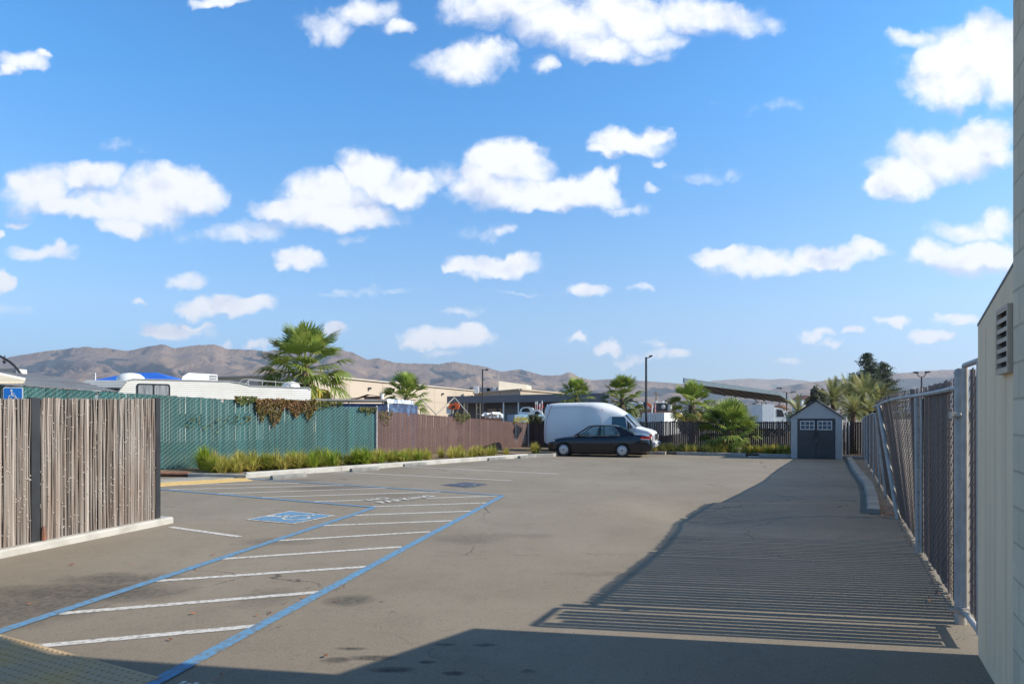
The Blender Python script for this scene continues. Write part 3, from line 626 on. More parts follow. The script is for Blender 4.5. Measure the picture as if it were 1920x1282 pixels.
# ---- blue access sign behind the screen
sg = thing('access_sign', 'blue and white wheelchair access sign on a post, rising just above the twig screen', 'sign', (-8.38, 10.3, 0), math.radians(8))
signb = mat('sign_blue', (.015, .21, .66), .35, (.012, .18, .6), 3); signw = mat('sign_white', (.82, .83, .82), .35, (.75, .76, .76), 3)
def rrect(w, h, r, cx, cz, y):
    o_ = []
    for (sx, sz, a0) in ((1, 1, 0), (-1, 1, 90), (-1, -1, 180), (1, -1, 270)):
        for k in range(5):
            a_ = math.radians(a0 + 22.5 * k); o_.append((cx + sx * (w / 2 - r) + r * math.cos(a_), y, cz + sz * (h / 2 - r) + r * math.sin(a_)))
    return o_
q = MB(); q.prism(rrect(.305, .46, .03, 0, 1.975, 0), (0, .004, 0)); q.build('sign_plate', signw, sg, fixn=True)
q = MB(); q.prism(rrect(.275, .43, .02, 0, 1.975, -.003), (0, .002, 0)); pl_ = q.build('blue_field', signb, sg, fixn=True)
q = MB(); wheelchair(q, lambda u, v: Vector((-.125 + .25 * u, -.006, 1.90 + .25 * (v + .13))), .05); q.build('wheelchair_emblem', signw, sg)
q = MB()
for (x0, x1, z0, z1) in ((-.085, .085, 1.905, 1.912), (-.085, -.078, 1.80, 1.912), (.078, .085, 1.80, 1.912), (-.085, .085, 1.80, 1.807)): q.box(((x0 + x1) / 2, -.005, (z0 + z1) / 2), (x1 - x0, .002, z1 - z0))
q.build('plate_outline', signw, sg)
q = MB(); q.box((0, .03, 1.05), (.045, .045, 2.1)); q.build('post', MT['galv'], sg)

# ================================================================ BUILDING ON THE RIGHT
bd_ = thing('grey_building', 'tall grey block building with a louvred vent beside the narrow slatted gate', 'building', (3.335, 4.39, 0), math.atan2(.883, .4695))
wingm = mat('board_marked_render', (.95, .71, .46), .85, (.86, .64, .415), 5, 7, bump=.05, bscale=30, stretch=(1.4, 1, .16))
blockm = mat('painted_block', (.84, .68, .48), .85, (.72, .59, .42), 2.5, 7, bump=.4, bscale=45)
t = blockm.node_tree; b = t.nodes['Principled BSDF']; src = b.inputs['Base Color'].links[0].from_socket; bmp = b.inputs['Normal'].links[0].from_node
tcn = N(t, 'ShaderNodeTexCoord'); sp = N(t, 'ShaderNodeSeparateXYZ'); cb = N(t, 'ShaderNodeCombineXYZ'); t.links.new(tcn.outputs['Object'], sp.inputs[0]); t.links.new(sp.outputs[0], cb.inputs[0]); t.links.new(sp.outputs[2], cb.inputs[1])
br = N(t, 'ShaderNodeTexBrick'); br.inputs['Scale'].default_value = 1; br.inputs['Brick Width'].default_value = .40; br.inputs['Row Height'].default_value = .20; br.inputs['Mortar Size'].default_value = .007; br.inputs['Mortar Smooth'].default_value = .4
br.inputs['Color1'].default_value = (1, 1, 1, 1); br.inputs['Color2'].default_value = (.92, .92, .92, 1); br.inputs['Mortar'].default_value = (.78, .78, .76, 1); t.links.new(cb.outputs[0], br.inputs['Vector'])
mx = N(t, 'ShaderNodeMix', data_type='RGBA', blend_type='MULTIPLY'); mx.inputs[0].default_value = 1; t.links.new(src, mx.inputs['A']); t.links.new(br.outputs['Color'], mx.inputs['B']); t.links.new(mx.outputs['Result'], b.inputs['Base Color'])
b2 = N(t, 'ShaderNodeBump'); b2.inputs['Strength'].default_value = .8; b2.inputs['Distance'].default_value = .012; b2.invert = True; t.links.new(br.outputs['Fac'], b2.inputs['Height']); t.links.new(bmp.outputs[0], b2.inputs['Normal']); t.links.new(b2.outputs[0], b.inputs['Normal'])
q = MB(); q.prism([(-1.07, 0, -.02), (0, 0, -.02), (0, 0, 2.35), (-1.07, 0, 2.576)], (0, -.2, 0)); q.build('wing_wall', wingm, bd_, fixn=True)
q = MB(); q.prism([(-1.07, .004, 2.576), (.004, .004, 2.35), (.004, .004, 2.366), (-1.07, .004, 2.594)], (0, -.21, 0)); q.build('coping', MT['black'], bd_, fixn=True)
q = MB()
for x in (-.27, -.545, -.83): q.box((x, .001, 1.2), (.006, .003, 2.2))
q.build('board_joint', wingm, bd_)
q = MB(); q.prism([(-22, .014, -.02), (-1.07, .014, -.02), (-1.07, .014, 6.2), (-22, .014, 6.2)], (0, -9, 0)); q.build('block_wall', blockm, bd_, fixn=True)
q = MB(); q.prism([(-22, .25, 4.3), (-.90, .25, 4.3), (-.90, .25, 6.4), (-22, .25, 6.4)], (0, -9.4, 0)); q.build('roof', blockm, bd_, fixn=True)  # unseen overhang, added to shift the building's shadow edge over the pad
ventm = mat('beige_vent', (.62, .47, .33), .6, (.55, .42, .30), 6)
vx0, vx1, vz0, vz1 = -1.04, -.79, 1.975, 2.325
q = MB()
q.box(((vx0 + vx1) / 2, .006, (vz0 + vz1) / 2), (vx1 - vx0, .008, vz1 - vz0))
for (x0, x1) in ((vx0 - .02, vx0), (vx1, vx1 + .02)): q.box(((x0 + x1) / 2, .019, (vz0 + vz1) / 2), (.02, .038, vz1 - vz0 + .04))
for z in (vz0 - .01, vz1 + .01): q.box(((vx0 + vx1) / 2, .019, z), (vx1 - vx0, .038, .02))
vt = q.build('louvre_vent', ventm, bd_)
q = MB(); q.box(((vx0 + vx1) / 2, .012, (vz0 + vz1) / 2), (vx1 - vx0 - .01, .003, vz1 - vz0 - .01)); q.build('vent_cavity', MT['dark'], vt)
q = MB()
for k in range(7):
    z = vz0 + .0 + k * (vz1 - vz0) / 6
    q.prism([(vx0, .036, z - .013), (vx0, .036, z + .013), (vx0, .018, z + .022), (vx0, .015, z + .014)], (vx1 - vx0, 0, 0))
q.build('louvre_blade', ventm, vt, fixn=True)
# ================================================================ SHED
sh = thing('storage_shed', 'small grey plastic garden shed with dark double doors standing at the back of the lot', 'shed', G(1483, 858.4), math.radians(-29.5))
sw_, sdp, ez, az = 1.885, 1.5, 1.70, 2.36
wallm = mat('light_grey_plastic', (.46, .44, .42), .6, (.41, .395, .38), 2, bump=.15, bscale=25)
doorm = mat('dark_grey_plastic', (.062, .060, .058), .7, (.078, .075, .072), 2, bump=.3, bscale=60)
q = MB(); w = sw_
q.prism([(.13 * w, 0, 0), (.13 * w, 0, 0), (0, 0, 0), (0, 0, ez), (.13 * w, 0, ez)][2:] + [(.13 * w, 0, 0)], (0, .05, 0))
q.prism([(.87 * w, 0, 0), (w, 0, 0), (w, 0, ez), (.87 * w, 0, ez)], (0, .05, 0))
n_ = 6
for k in range(n_):                # lapped gable boards
    z0 = ez + (az - ez) * k / n_; z1 = ez + (az - ez) * (k + 1) / n_; e0_ = w / 2 * k / n_; e1_ = w / 2 * (k + 1) / n_
    q.prism([(e0_, .0, z0), (w - e0_, .0, z0), (w - e1_, .012, z1 + .001), (e1_, .012, z1 + .001)] if k < n_ - 1 else [(e0_, 0, z0), (w - e0_, 0, z0), (w / 2, .012, z1)], (0, .05, 0))
q.prism([(.13 * w, .01, 1.645), (.87 * w, .01, 1.645), (.87 * w, .01, ez), (.13 * w, .01, ez)], (0, .04, 0))
q.build('front_wall', wallm, sh, fixn=True)
q = MB()
for k in range(7): q.prism([(w - .05, .05 + k * .207, 0), (w, .052 + k * .207, 0), (w + (.006 if k % 2 else 0), .052 + k * .207, ez), (w - .05, .05 + k * .207, ez)], (0, .205, 0))
for k in range(7): q.prism([(0, .052 + k * .207, 0), (.05, .052 + k * .207, 0), (.05, .052 + k * .207, ez), (0, .052 + k * .207, ez)], (0, .205, 0))
q.prism([(0, sdp, 0), (w, sdp, 0), (w, sdp, ez), (w / 2, sdp, az), (0, sdp, ez)], (0, .05, 0))
q.build('side_wall', wallm, sh, fixn=True)
q = MB()
for sx in (0, 1):
    a_ = Vector((-.07, -.09, ez - .05)) if not sx else Vector((w + .07, -.09, ez - .05)); c_ = Vector((w / 2, -.09, az + .035))
    q.prism([a_, c_, c_ + Vector((0, 0, .045)), a_ + Vector((0, 0, .045))], (0, sdp + .2, 0))
q.build('roof', mat('charcoal_roof', (.03, .034, .04), .75, (.045, .05, .055), 5), sh, fixn=True)
for k in (0, 1):
    x0 = .135 * w + k * .365 * w; x1 = x0 + .362 * w
    q = MB(); q.box(((x0 + x1) / 2, .012, .82), (x1 - x0 - .008, .03, 1.62)); dr = q.build('door', doorm, sh)
    wx0, wx1 = (.195 * w, .46 * w) if k == 0 else (.535 * w, .80 * w); wz0, wz1 = 1.20, 1.535
    q = MB(); q.box(((wx0 + wx1) / 2, -.006, (wz0 + wz1) / 2), (wx1 - wx0, .006, wz1 - wz0)); q.build('window_pane', mat('shed_pane', (.05, .075, .10), .15, (.08, .11, .14), 4), dr)
    q = MB()
    for z in (wz0, (wz0 + wz1) / 2, wz1): q.box(((wx0 + wx1) / 2, -.014, z), (wx1 - wx0 + .03, .014, .03 if z != (wz0 + wz1) / 2 else .022))
    for j in range(4): x = wx0 + (wx1 - wx0) * j / 3; q.box((x, -.0145, (wz0 + wz1) / 2), (.03 if j in (0, 3) else .022, .0135, wz1 - wz0))
    q.build('window_frame', MT['white'], dr)
    hx = w / 2 + (-.055 if k == 0 else .055)
    q = MB(); q.box((hx, -.03, .98), (.035, .03, .26)); q.box((hx, -.012, .88), (.02, .03, .03)); q.box((hx, -.012, 1.08), (.02, .03, .03)); q.build('handle', MT['black'], dr)
    for z in (.25, .85, 1.45): q = MB(); q.box((.135 * w - .005 if k == 0 else .865 * w + .005, -.004, z), (.02, .012, .06)); q.build('hinge', MT['black'], dr)
q = MB(); q.box((w / 2, -.012, .76), (.035, .02, .04)); q.tube([(w / 2 - .012, -.015, .78), (w / 2, -.02, .81), (w / 2 + .012, -.015, .78)], .004, 5); q.build('padlock', MT['galv'], sh)
q = MB(); q.box((w / 2, .02, .01), (w * .76, .06, .02)); q.build('threshold', MT['black'], sh)

# ================================================================ VEHICLES
def loft(st, ring):
    q = MB(); vs = []; n = None
    for s_ in st:
        r = ring(*s_); n = len(r); vs += r
    fs = [(i * n + k, i * n + (k + 1) % n, (i + 1) * n + (k + 1) % n, (i + 1) * n + k) for i in range(len(st) - 1) for k in range(n)]
    fs += [tuple(range(n))[::-1], tuple((len(st) - 1) * n + k for k in range(n))]; q.add(vs, fs); return q
def cut(o, cutter):
    md = o.modifiers.new('b', 'BOOLEAN'); md.operation = 'DIFFERENCE'; md.object = cutter; md.solver = 'EXACT'
    bpy.context.view_layer.update()
    me = bpy.data.meshes.new_from_object(o.evaluated_get(bpy.context.evaluated_depsgraph_get())); o.modifiers.clear(); o.data = me
    bpy.data.objects.remove(cutter); return o
def place_veh(root, local_xz_pt, world_pt, d):
    a = math.atan2(d.y, d.x); root.rotation_euler = (0, 0, a); root.location = world_pt - Matrix.Rotation(a, 3, 'Z') @ Vector(local_xz_pt)
carp = mat('navy_black_car_paint', (.004, .006, .011), .16, (.005, .007, .013), 2, coat=.6, spec=.35)
vanp = mat('white_van_paint', (.74, .75, .76), .38, (.66, .67, .69), .8, coat=.25)
chrome = mat('chrome', (.65, .66, .68), .15, (.6, .6, .62), 3, metal=1.0)
glassm = mat('tinted_glass', (.08, .20, .22), .04, (.08, .20, .22), 2, alpha=.38, spec=.9)
vglass = mat('van_glass', (.02, .055, .075), .05, (.03, .07, .09), 2, spec=.9)
hubm = mat('silver_hubcap', (.50, .51, .53), .35, (.44, .45, .47), 5, metal=.5)
red = mat('red_lens', (.50, .01, .015), .2, (.4, .008, .01), 3); amber = mat('amber_lens', (.75, .2, .02), .25, (.65, .16, .02), 3); clear = mat('clear_lens', (.55, .57, .58), .12, (.4, .42, .44), 6)
plast = mat('dark_trim', (.02, .021, .023), .6, (.028, .03, .032), 4)
def wheel(par, x, y, z, r, wd, hub_r, side, holes=10):
    q = MB(); ax = (0, side, 0)
    q.lathe((x, y - side * wd, z), [(hub_r, 0), (r * .93, 0), (r, .03), (r, wd - .03), (r * .94, wd - .004), (hub_r, wd)], axis=ax, n=32); wh = autosmooth(q.build('wheel', MT['rubber'], par), 40)
    q = MB(); q.lathe((x, y, z), [(hub_r * 1.02, -.03), (hub_r * 1.02, .002), (hub_r * .97, .010), (hub_r * .80, .014), (hub_r * .45, .022), (hub_r * .12, .026)], axis=ax, n=32); autosmooth(q.build('hubcap', hubm, wh), 40)
    q = MB()
    for k in range(holes):
        a_ = 2 * math.pi * k / holes; q.lathe((x + math.cos(a_) * hub_r * .78, y + side * .0145, z + math.sin(a_) * hub_r * .78), [(hub_r * .09, 0), (hub_r * .09, .003)], axis=ax, n=8)
    q.lathe((x, y + side * .022, z), [(hub_r * .2, 0), (hub_r * .18, .008)], axis=ax, n=12)
    q.build('hub_holes', plast, wh)
# ---- dark sedan (local x = towards its tail, -y = side facing the camera)
car = thing('parked_car', 'dark navy four-door sedan parked nose-in beside the white van', 'car')
hwc = .80
def ringc(x, zt_, zb_, hw, rt=.05):
    pts = [(0, zt_ + .012), (.5 * hw, zt_ + .006), (.80 * hw, zt_ - .012), (.93 * hw, zt_ - .045), (.975 * hw, zt_ - .11), (hw, .60 if zt_ > .72 else zt_ * .78), (hw * 1.0, .50 if zt_ > .6 else zt_ * .65), (.985 * hw, .36), (.975 * hw, .27), (.93 * hw, zb_ + .01), (.8 * hw, zb_), (0, zb_)]
    return [(x, -y, z) for y, z in pts] + [(x, y, z) for y, z in pts[1:-1][::-1]]
stc = [(.0, .56, .30, .50), (.03, .62, .26, .62), (.10, .685, .22, .70), (.22, .725, .20, .755), (.45, .775, .19, .79), (.75, .825, .18, .80), (1.05, .865, .18, .80), (1.30, .885, .18, .80), (1.7, .872, .18, .80), (2.2, .875, .18, .80), (2.7, .885, .18, .80), (3.15, .915, .18, .80),
       (3.45, .955, .18, .80), (3.8, .975, .19, .795), (4.1, .965, .20, .78), (4.30, .93, .21, .75), (4.42, .86, .23, .71), (4.48, .70, .25, .68), (4.52, .60, .28, .66), (4.53, .42, .32, .60)]
body = loft(stc, ringc).build('body', carp, car, fixn=True)
q = MB()
for x in (.76, 3.33):
    q.lathe((x, -1.0, .285), [(.335, 0), (.335, .42)], axis=(0, 1, 0), n=32); q.lathe((x, .58, .285), [(.335, 0), (.335, .42)], axis=(0, 1, 0), n=32)
cut(body, q.build('cutter', carp, fixn=True)); autosmooth(body, 35)
q = MB()
for x in (.76, 3.33): q.box((x, 0, .36), (.72, 1.12, .5))
q.build('wheel_well', MT['dark'], car)
def yh(z): return .735 - (z - .88) * .44       # tumblehome
def sp3(x, z, s, o=0): return Vector((x, s * (yh(z) + o), z))
A0, A1, A2 = (1.40, .885), (2.02, 1.265), (2.36, 1.29)
B0, B1 = (2.34, .885), (2.345, 1.29); C0, C1, C2 = (3.28, .93), (2.95, 1.25), (3.15, 1.24)
for s in (-1, 1):
    q = MB(); q.bar(sp3(1.24, .875, s), sp3(1.86, 1.27, s), .035, .05, (0, 0, 1)); q.bar(sp3(1.84, 1.265, s), sp3(2.2, 1.31, s), .05, .04); q.bar(sp3(2.2, 1.31, s), sp3(2.8, 1.315, s), .05, .04); q.bar(sp3(2.8, 1.315, s), sp3(3.1, 1.27, s), .05, .045)
    q.build('pillar', carp, car)
    q = MB(); q.prism([sp3(2.30, .87, s, -.01), sp3(2.385, .87, s, -.01), sp3(2.375, 1.30, s, -.01), sp3(2.315, 1.30, s, -.01)], (0, -s * .03, 0)); q.build('pillar', carp, car, fixn=True)
    q = MB(); q.prism([sp3(3.20, .90, s, .0), sp3(3.85, .955, s, -.02), sp3(3.05, 1.30, s, .0), sp3(2.88, 1.30, s, .0), sp3(2.93, 1.25, s, .0)], (0, -s * .03, 0)); q.build('rear_pillar', carp, car, fixn=True)
    q = MB(); q.poly([sp3(1.46, .885, s, -.012), sp3(2.31, .885, s, -.012), sp3(2.315, 1.29, s, -.012), sp3(2.02, 1.275, s, -.012), sp3(1.90, 1.24, s, -.012)]); q.build('side_window', glassm, car)
    q = MB(); q.poly([sp3(2.38, .885, s, -.012), sp3(3.21, .905, s, -.012), sp3(2.94, 1.25, s, -.012), sp3(2.80, 1.285, s, -.012), sp3(2.375, 1.295, s, -.012)]); q.build('side_window', glassm, car)
    q = MB(); pts = [sp3(1.30, .88, s, .012), sp3(1.46, .885, s, .012), sp3(2.3, .888, s, .012), sp3(3.22, .91, s, .012), sp3(3.235, .93, s, .012), sp3(2.97, 1.25, s, .012), sp3(2.80, 1.292, s, .012)]; q.tube(pts, .009, 6); q.build('window_trim', chrome, car)
    q = MB(); q.tube([(.95, s * .805, .50), (2.95, s * .805, .52)], .012, 6); q.build('side_moulding', carp, car)
    q = MB()
    for x in (1.30, 2.33, 2.98): q.box((x, s * .801, .62 if x > 1.4 else .60), (.006, .004, .42 if x < 2.9 else .30))
    q.build('door_gap', MT['dark'], car)
    q = MB(); q.box((2.15, s * .812, .755), (.14, .018, .022)); q.box((2.98 - .12, s * .812, .775), (.13, .018, .022)); q.build('door_handle', carp, car)
    q = MB(); q.lathe((1.47, s * .86, .93), [(.0, -.02), (.055, 0), (.06, .03), (.04, .07)], axis=(-1, 0, 0), n=12); q.bar((1.47, s * .74, .90), (1.47, s * .86, .92), .03, .02); q.build('wing_mirror', carp, car, fixn=True)
    q = MB(); q.prism([(.075, s * .64, .60), (.33, s * .775, .635), (.36, s * .775, .70), (.10, s * .655, .665)], (-.015, s * .022, 0)); q.build('headlight', clear, car, fixn=True)
    q = MB(); q.prism([(4.10, s * .79, .79), (4.10, s * .79, .82), (4.20, s * .785, .90), (4.40, s * .72, .88), (4.47, s * .64, .80), (4.47, s * .64, .76), (4.44, s * .70, .74), (4.15, s * .79, .755)], (.02, s * .02, 0)); tl = q.build('tail_light', red, car, fixn=True)
    q = MB(); q.prism([(4.12, s * .80, .745), (4.46, s * .715, .73), (4.46, s * .715, .762), (4.12, s * .80, .778)], (.02, s * .014, 0)); q.build('reverse_lamp', clear, tl, fixn=True)
    q = MB(); q.box((4.475, s * .45, .82), (.02, .25, .10)); q.build('tail_light', red, car)
    for x in (.76, 3.33): wheel(car, x, s * .775, .285, .285, .17, .195, s)
    q = MB(); q.prism([(1.1, s * .79, .19), (3.0, s * .79, .19), (3.0, s * .79, .25), (1.1, s * .79, .25)], (0, s * .015, 0)); q.build('side_skirt', carp, car, fixn=True)
def roofring(x, z, hw):
    pts = [(0, z + .02), (.5 * hw, z + .014), (.85 * hw, z - .004), (hw, z - .03), (hw, z - .05), (.8 * hw, z - .035), (0, z - .02)]
    return [(x, -y, zz) for y, zz in pts] + [(x, y, zz) for y, zz in pts[1:-1][::-1]]
rf = loft([(1.80, 1.285, .545), (2.0, 1.322, .555), (2.3, 1.335, .56), (2.7, 1.335, .56), (3.0, 1.318, .555), (3.16, 1.295, .545)], roofring).build('roof', carp, car, fixn=True); autosmooth(rf, 40)
q = MB(); q.poly([(1.22, -.70, .895), (1.82, -.54, 1.285), (1.80, 0, 1.295), (1.14, 0, .905)]); q.poly([(1.14, 0, .905), (1.80, 0, 1.295), (1.82, .54, 1.285), (1.22, .70, .895)]); q.build('windscreen', glassm, car)
q = MB(); q.poly([(3.86, -.66, .975), (3.86, 0, .985), (3.15, 0, 1.30), (3.15, -.54, 1.285)]); q.poly([(3.86, 0, .985), (3.86, .66, .975), (3.15, .54, 1.285), (3.15, 0, 1.30)]); q.build('rear_window', glassm, car)
for (x, y, rr) in ((2.15, -.34, 0), (2.15, .34, 0), (2.95, -.36, 1), (2.95, .36, 1)):
    q = MB(); q.box((x + .07, y, .92), (.14, .44, .30), Matrix.Rotation(.2, 3, 'Y'), .85); q.box((x + .11, y, 1.12), (.09, .22, .13), Matrix.Rotation(.15, 3, 'Y'), .8); q.build('seat', mat('grey_seat', (.09, .10, .11), .9, (.07, .08, .09), 5) if not rr else bpy.data.materials['grey_seat'], car)
q = MB(); q.box((1.52, 0, .90), (.4, 1.3, .06)); q.lathe((1.72, -.34, .95), [(.15, -.01), (.17, 0), (.15, .01)], axis=(.8, 0, -.5), n=16); q.build('dashboard', plast, car)
q = MB(); q.prism([(4.46, -.62, .42), (4.46, .62, .42), (4.46, .62, .55), (4.46, -.62, .55)], (.09, 0, 0)); q.box((.01, 0, .40), (.06, 1.0, .10)); q.build('bumper', carp, car, fixn=True)
q = MB(); q.box((4.505, 0, .78), (.012, .34, .13)); q.build('number_plate', MT['white'], car)
q = MB(); q.tube([(4.3, -.42, .22), (4.56, -.42, .21)], .03, 10); q.build('exhaust_pipe', chrome, car)
cd = Vector((.9563, -.2924, 0)); place_veh(car, (3.33, -.80, 0), Vector((4.71, 25.98, 0)), cd); car.scale = (.985, 1, 1.02)

# ---- white box van (local x = towards its nose, -y = side facing the camera)
van = thing('box_van', 'white rounded box van with curved roof parked behind the dark sedan', 'van')
def ringv(x, zt_, zb_, hw, rr, lean=0.0, tuck=.05):
    ym_ = max(.02, hw - lean - rr); pts = [(0, zt_ + .03), (min(hw * .5, ym_ * .6), zt_ + .02)]
    for k in range(6):
        a_ = math.pi / 2 * (k / 5); pts.append((hw - lean - rr + rr * math.sin(a_), zt_ - rr * .75 + rr * .75 * math.cos(a_)))
    pts += [(hw - lean * .4, zt_ * .62), (hw, zt_ * .45), (hw - tuck * .3, zb_ + .18), (hw - tuck, zb_), (0, zb_)]
    return [(x - (.0), -y, z) for y, z in pts] + [(x, y, z) for y, z in pts[1:-1][::-1]]
HW = 1.0
stv = [(.02, 2.12, .55, .84, .30, .10), (.10, 2.24, .48, .94, .28, .09), (.28, 2.31, .42, .985, .26, .07), (.6, 2.335, .38, 1.0, .24, .05), (1.2, 2.35, .36, 1.0, .24, .05), (1.9, 2.36, .36, 1.0, .26, .05), (2.45, 2.36, .36, 1.0, .32, .06), (2.75, 2.35, .36, .995, .42, .08),
       (3.0, 2.32, .36, .975, .52, .10), (3.2, 2.27, .35, .945, .56, .11), (3.42, 2.19, .35, .925, .56, .12), (3.65, 2.08, .35, .92, .50, .13), (3.88, 1.94, .35, .92, .42, .13), (4.08, 1.79, .35, .92, .30, .12),
       (4.35, 1.50, .35, .92, .20, .06), (4.60, 1.24, .35, .92, .14, .02), (4.85, 1.17, .36, .915, .12, .0), (5.12, 1.11, .38, .90, .11, .0), (5.30, 1.03, .42, .88, .12, .0), (5.38, .90, .46, .86, .12, .0), (5.40, .60, .50, .85, .08, .0)]
vb = loft([s_[:6] for s_ in stv], lambda x, zt_, zb_, hw, rr, lean: ringv(x, zt_, zb_, hw, rr, lean)).build('body', vanp, van, fixn=True)
q = MB()
for x in (4.74, 1.3):
    q.lathe((x, -1.2, .36), [(.42, 0), (.42, .5)], axis=(0, 1, 0), n=32); q.lathe((x, .7, .36), [(.42, 0), (.42, .5)], axis=(0, 1, 0), n=32)
cut(vb, q.build('cutter', vanp, fixn=True)); autosmooth(vb, 32)
q = MB(); q.box((4.74, 0, .45), (.9, 1.36, .7)); q.box((1.3, 0, .45), (.9, 1.36, .7)); q.build('wheel_well', MT['dark'], van)
for s in (-1, 1):
    wheel(van, 4.74, s * .88, .36, .36, .22, .21, s, 8); wheel(van, 1.3, s * .93, .36, .36, .3, .21, s, 8)
    yb, yt = .928, .865
    def vp(x, z): return Vector((x, s * (yb + .004 - (yb - .80) * max(0, (z - 1.18)) / .58), z))
    q = MB(); q.prism([vp(3.42, 1.20), vp(4.43, 1.20), vp(4.38, 1.28), vp(4.02, 1.68), vp(3.96, 1.70), vp(3.42, 1.70)], (0, s * .006, 0)); wdn = q.build('cab_window', vglass, van, fixn=True)
    q = MB(); fr__ = [vp(3.40, 1.18), vp(4.46, 1.18), vp(4.02, 1.72), vp(3.40, 1.73), vp(3.40, 1.18)]
    q.tube([p + Vector((0, s * .01, 0)) for p in fr__], .02, 6); q.bar(vp(4.16, 1.2) + Vector((0, s * .01, 0)), vp(4.10, 1.58) + Vector((0, s * .01, 0)), .02, .03); q.build('window_frame', vanp, wdn)
    q = MB()
    for (x, z0, z1) in ((3.33, .45, 1.80), (4.50, .50, 1.18)): q.box((x, s * .931, (z0 + z1) / 2) if z1 < 1.3 else (x, s * .925, (z0 + 1.2) / 2), (.012, .006, min(z1, 1.2) - z0))
    q.build('door_gap', MT['dark'], van)
    q = MB(); q.box((3.50, s * .935, 1.08), (.12, .02, .03)); q.build('door_handle', plast, van)
    q = MB(); q.box((4.27, s * 1.08, 1.30), (.08, .16, .28)); q.bar((4.27, s * .9, 1.20), (4.27, s * 1.05, 1.22), .03, .03); q.bar((4.27, s * .9, 1.38), (4.27, s * 1.05, 1.38), .03, .03); mr_ = q.build('wing_mirror', plast, van)
    q = MB(); q.box((4.222, s * 1.08, 1.30), (.012, .13, .24)); q.build('mirror_glass', chrome, mr_)
    q = MB(); q.prism([(5.20, s * .895, .66), (5.33, s * .875, .66), (5.31, s * .872, .92), (5.20, s * .893, .92)], (.01, s * .018, 0)); q.build('corner_lamp', amber, van, fixn=True)
    q = MB(); q.box((5.40, s * .69, .79), (.03, .25, .17)); q.build('headlight', clear, van)
    for (x, z) in ((.42, 2.16), (2.98, 2.02)):
        q = MB(); q.lathe((x, s * .95 if x < 1 else s * .90, z), [(.028, 0), (.02, .02)], axis=(0, s, .3), n=8); q.build('marker_lamp', red if x < 1 else amber, van)
    q = MB()                                   # raised seam framing the flat box side
    q.tube([Vector((x, s * y, z)) for x, y, z in ((.16, .965, .52), (.14, .985, 1.1), (.20, .965, 1.6), (.38, .945, 2.10))], .008, 5); q.build('side_seam', plast, van)
    q = MB(); q.tube([Vector((x, s * y, z)) for x, y, z in ((.40, .955, 2.10), (.9, .962, 2.13), (1.7, .962, 2.15), (2.3, .955, 2.12), (2.65, .955, 1.98), (2.9, .955, 1.70), (3.03, .952, 1.35), (3.08, .952, .9))], .006, 5); q.build('panel_seam', MT['galv'], van)
q = MB(); ws = [(4.06, -.74, 1.80), (4.60, -.86, 1.245), (4.66, 0, 1.255), (4.10, 0, 1.835)]; ws2 = [(x, -y, z) for x, y, z in ws][::-1]
for w_ in (ws, ws2): q.prism([Vector(p) + Vector((.012, 0, .012)) for p in w_], (.012, 0, .012))
q.build('windscreen', vglass, van, fixn=True)
q = MB(); q.bar((4.58, -.7, 1.275), (4.50, -.1, 1.36), .02, .015); q.bar((4.58, .1, 1.275), (4.50, .7, 1.36), .02, .015); q.build('wiper', plast, van)
q = MB(); q.box((5.405, 0, .80), (.03, 1.08, .26)); gr = q.build('grille', chrome, van)
q = MB()
for z in (.73, .80, .87): q.box((5.422, 0, z), (.012, .98, .03))
q.build('grille_slots', MT['dark'], gr)
q = MB()
pb = [(0, 0), (.10, .02), (.13, .09), (.13, .2), (.08, .24), (0, .24)]
q.prism([(5.36 + x, -.93, .34 + z) for x, z in pb], (0, 1.86, 0)); bm_ = q.build('bumper', vanp, van, fixn=True)
q = MB(); q.box((5.493, 0, .50), (.008, .5, .09)); q.box((5.493, -.62, .44), (.008, .3, .05)); q.box((5.493, .62, .44), (.008, .3, .05)); q.build('bumper_slot', MT['dark'], bm_)
vd = Vector((.940, -.342, 0)); place_veh(van, (5.49 * .96, -.93, 0), Vector((6.44, 27.5, 0)), vd); van.scale = (.96, 1, 1.01)
# ================================================================ THINGS BEYOND THE FENCES
# ---- motorhome
RA, RB = Vector((-16.9, 26.7, 0)), Vector((-9.9, 30.2, 0)); dv = (RB - RA).normalized(); nv = Vector((-dv.y, dv.x, 0)); RL = (RB - RA).length
mh = thing('motorhome', 'long white ribbed motorhome with a tinted corner window and roof units behind the green fence', 'motorhome', RA, math.atan2(dv.y, dv.x))
ribm = mat('ribbed_white_siding', (.80, .78, .72), .5, (.72, .69, .62), 1.2, 6, spec=.4)
tr_ = ribm.node_tree; wv_ = N(tr_, 'ShaderNodeTexWave', wave_type='BANDS', bands_direction='Z'); wv_.inputs['Scale'].default_value = 3.4; tcn = N(tr_, 'ShaderNodeTexCoord'); tr_.links.new(tcn.outputs['Object'], wv_.inputs['Vector'])
bp = N(tr_, 'ShaderNodeBump'); bp.inputs['Strength'].default_value = .6; bp.inputs['Distance'].default_value = .02; tr_.links.new(wv_.outputs['Fac'], bp.inputs['Height']); tr_.links.new(bp.outputs[0], tr_.nodes['Principled BSDF'].inputs['Normal'])
prof = [(-.35, 2.55), (.15, 3.30), (.35, 3.36), (4.2, 3.36), (4.7, 3.28), (5.1, 3.17), (RL - .12, 3.14), (RL, 3.05), (RL, .7), (4.0, .6), (.5, .6), (-.1, 1.2), (-.35, 2.2)]
q = MB(); q.prism([(x, 0, z) for x, z in prof], (0, 2.4, 0)); q.build('body', ribm, mh, fixn=True)
q = MB(); q.tube([(x, -.02, z + .01) for x, z in prof[:8]], .025, 6); q.build('roof_edge', MT['galv'], mh)
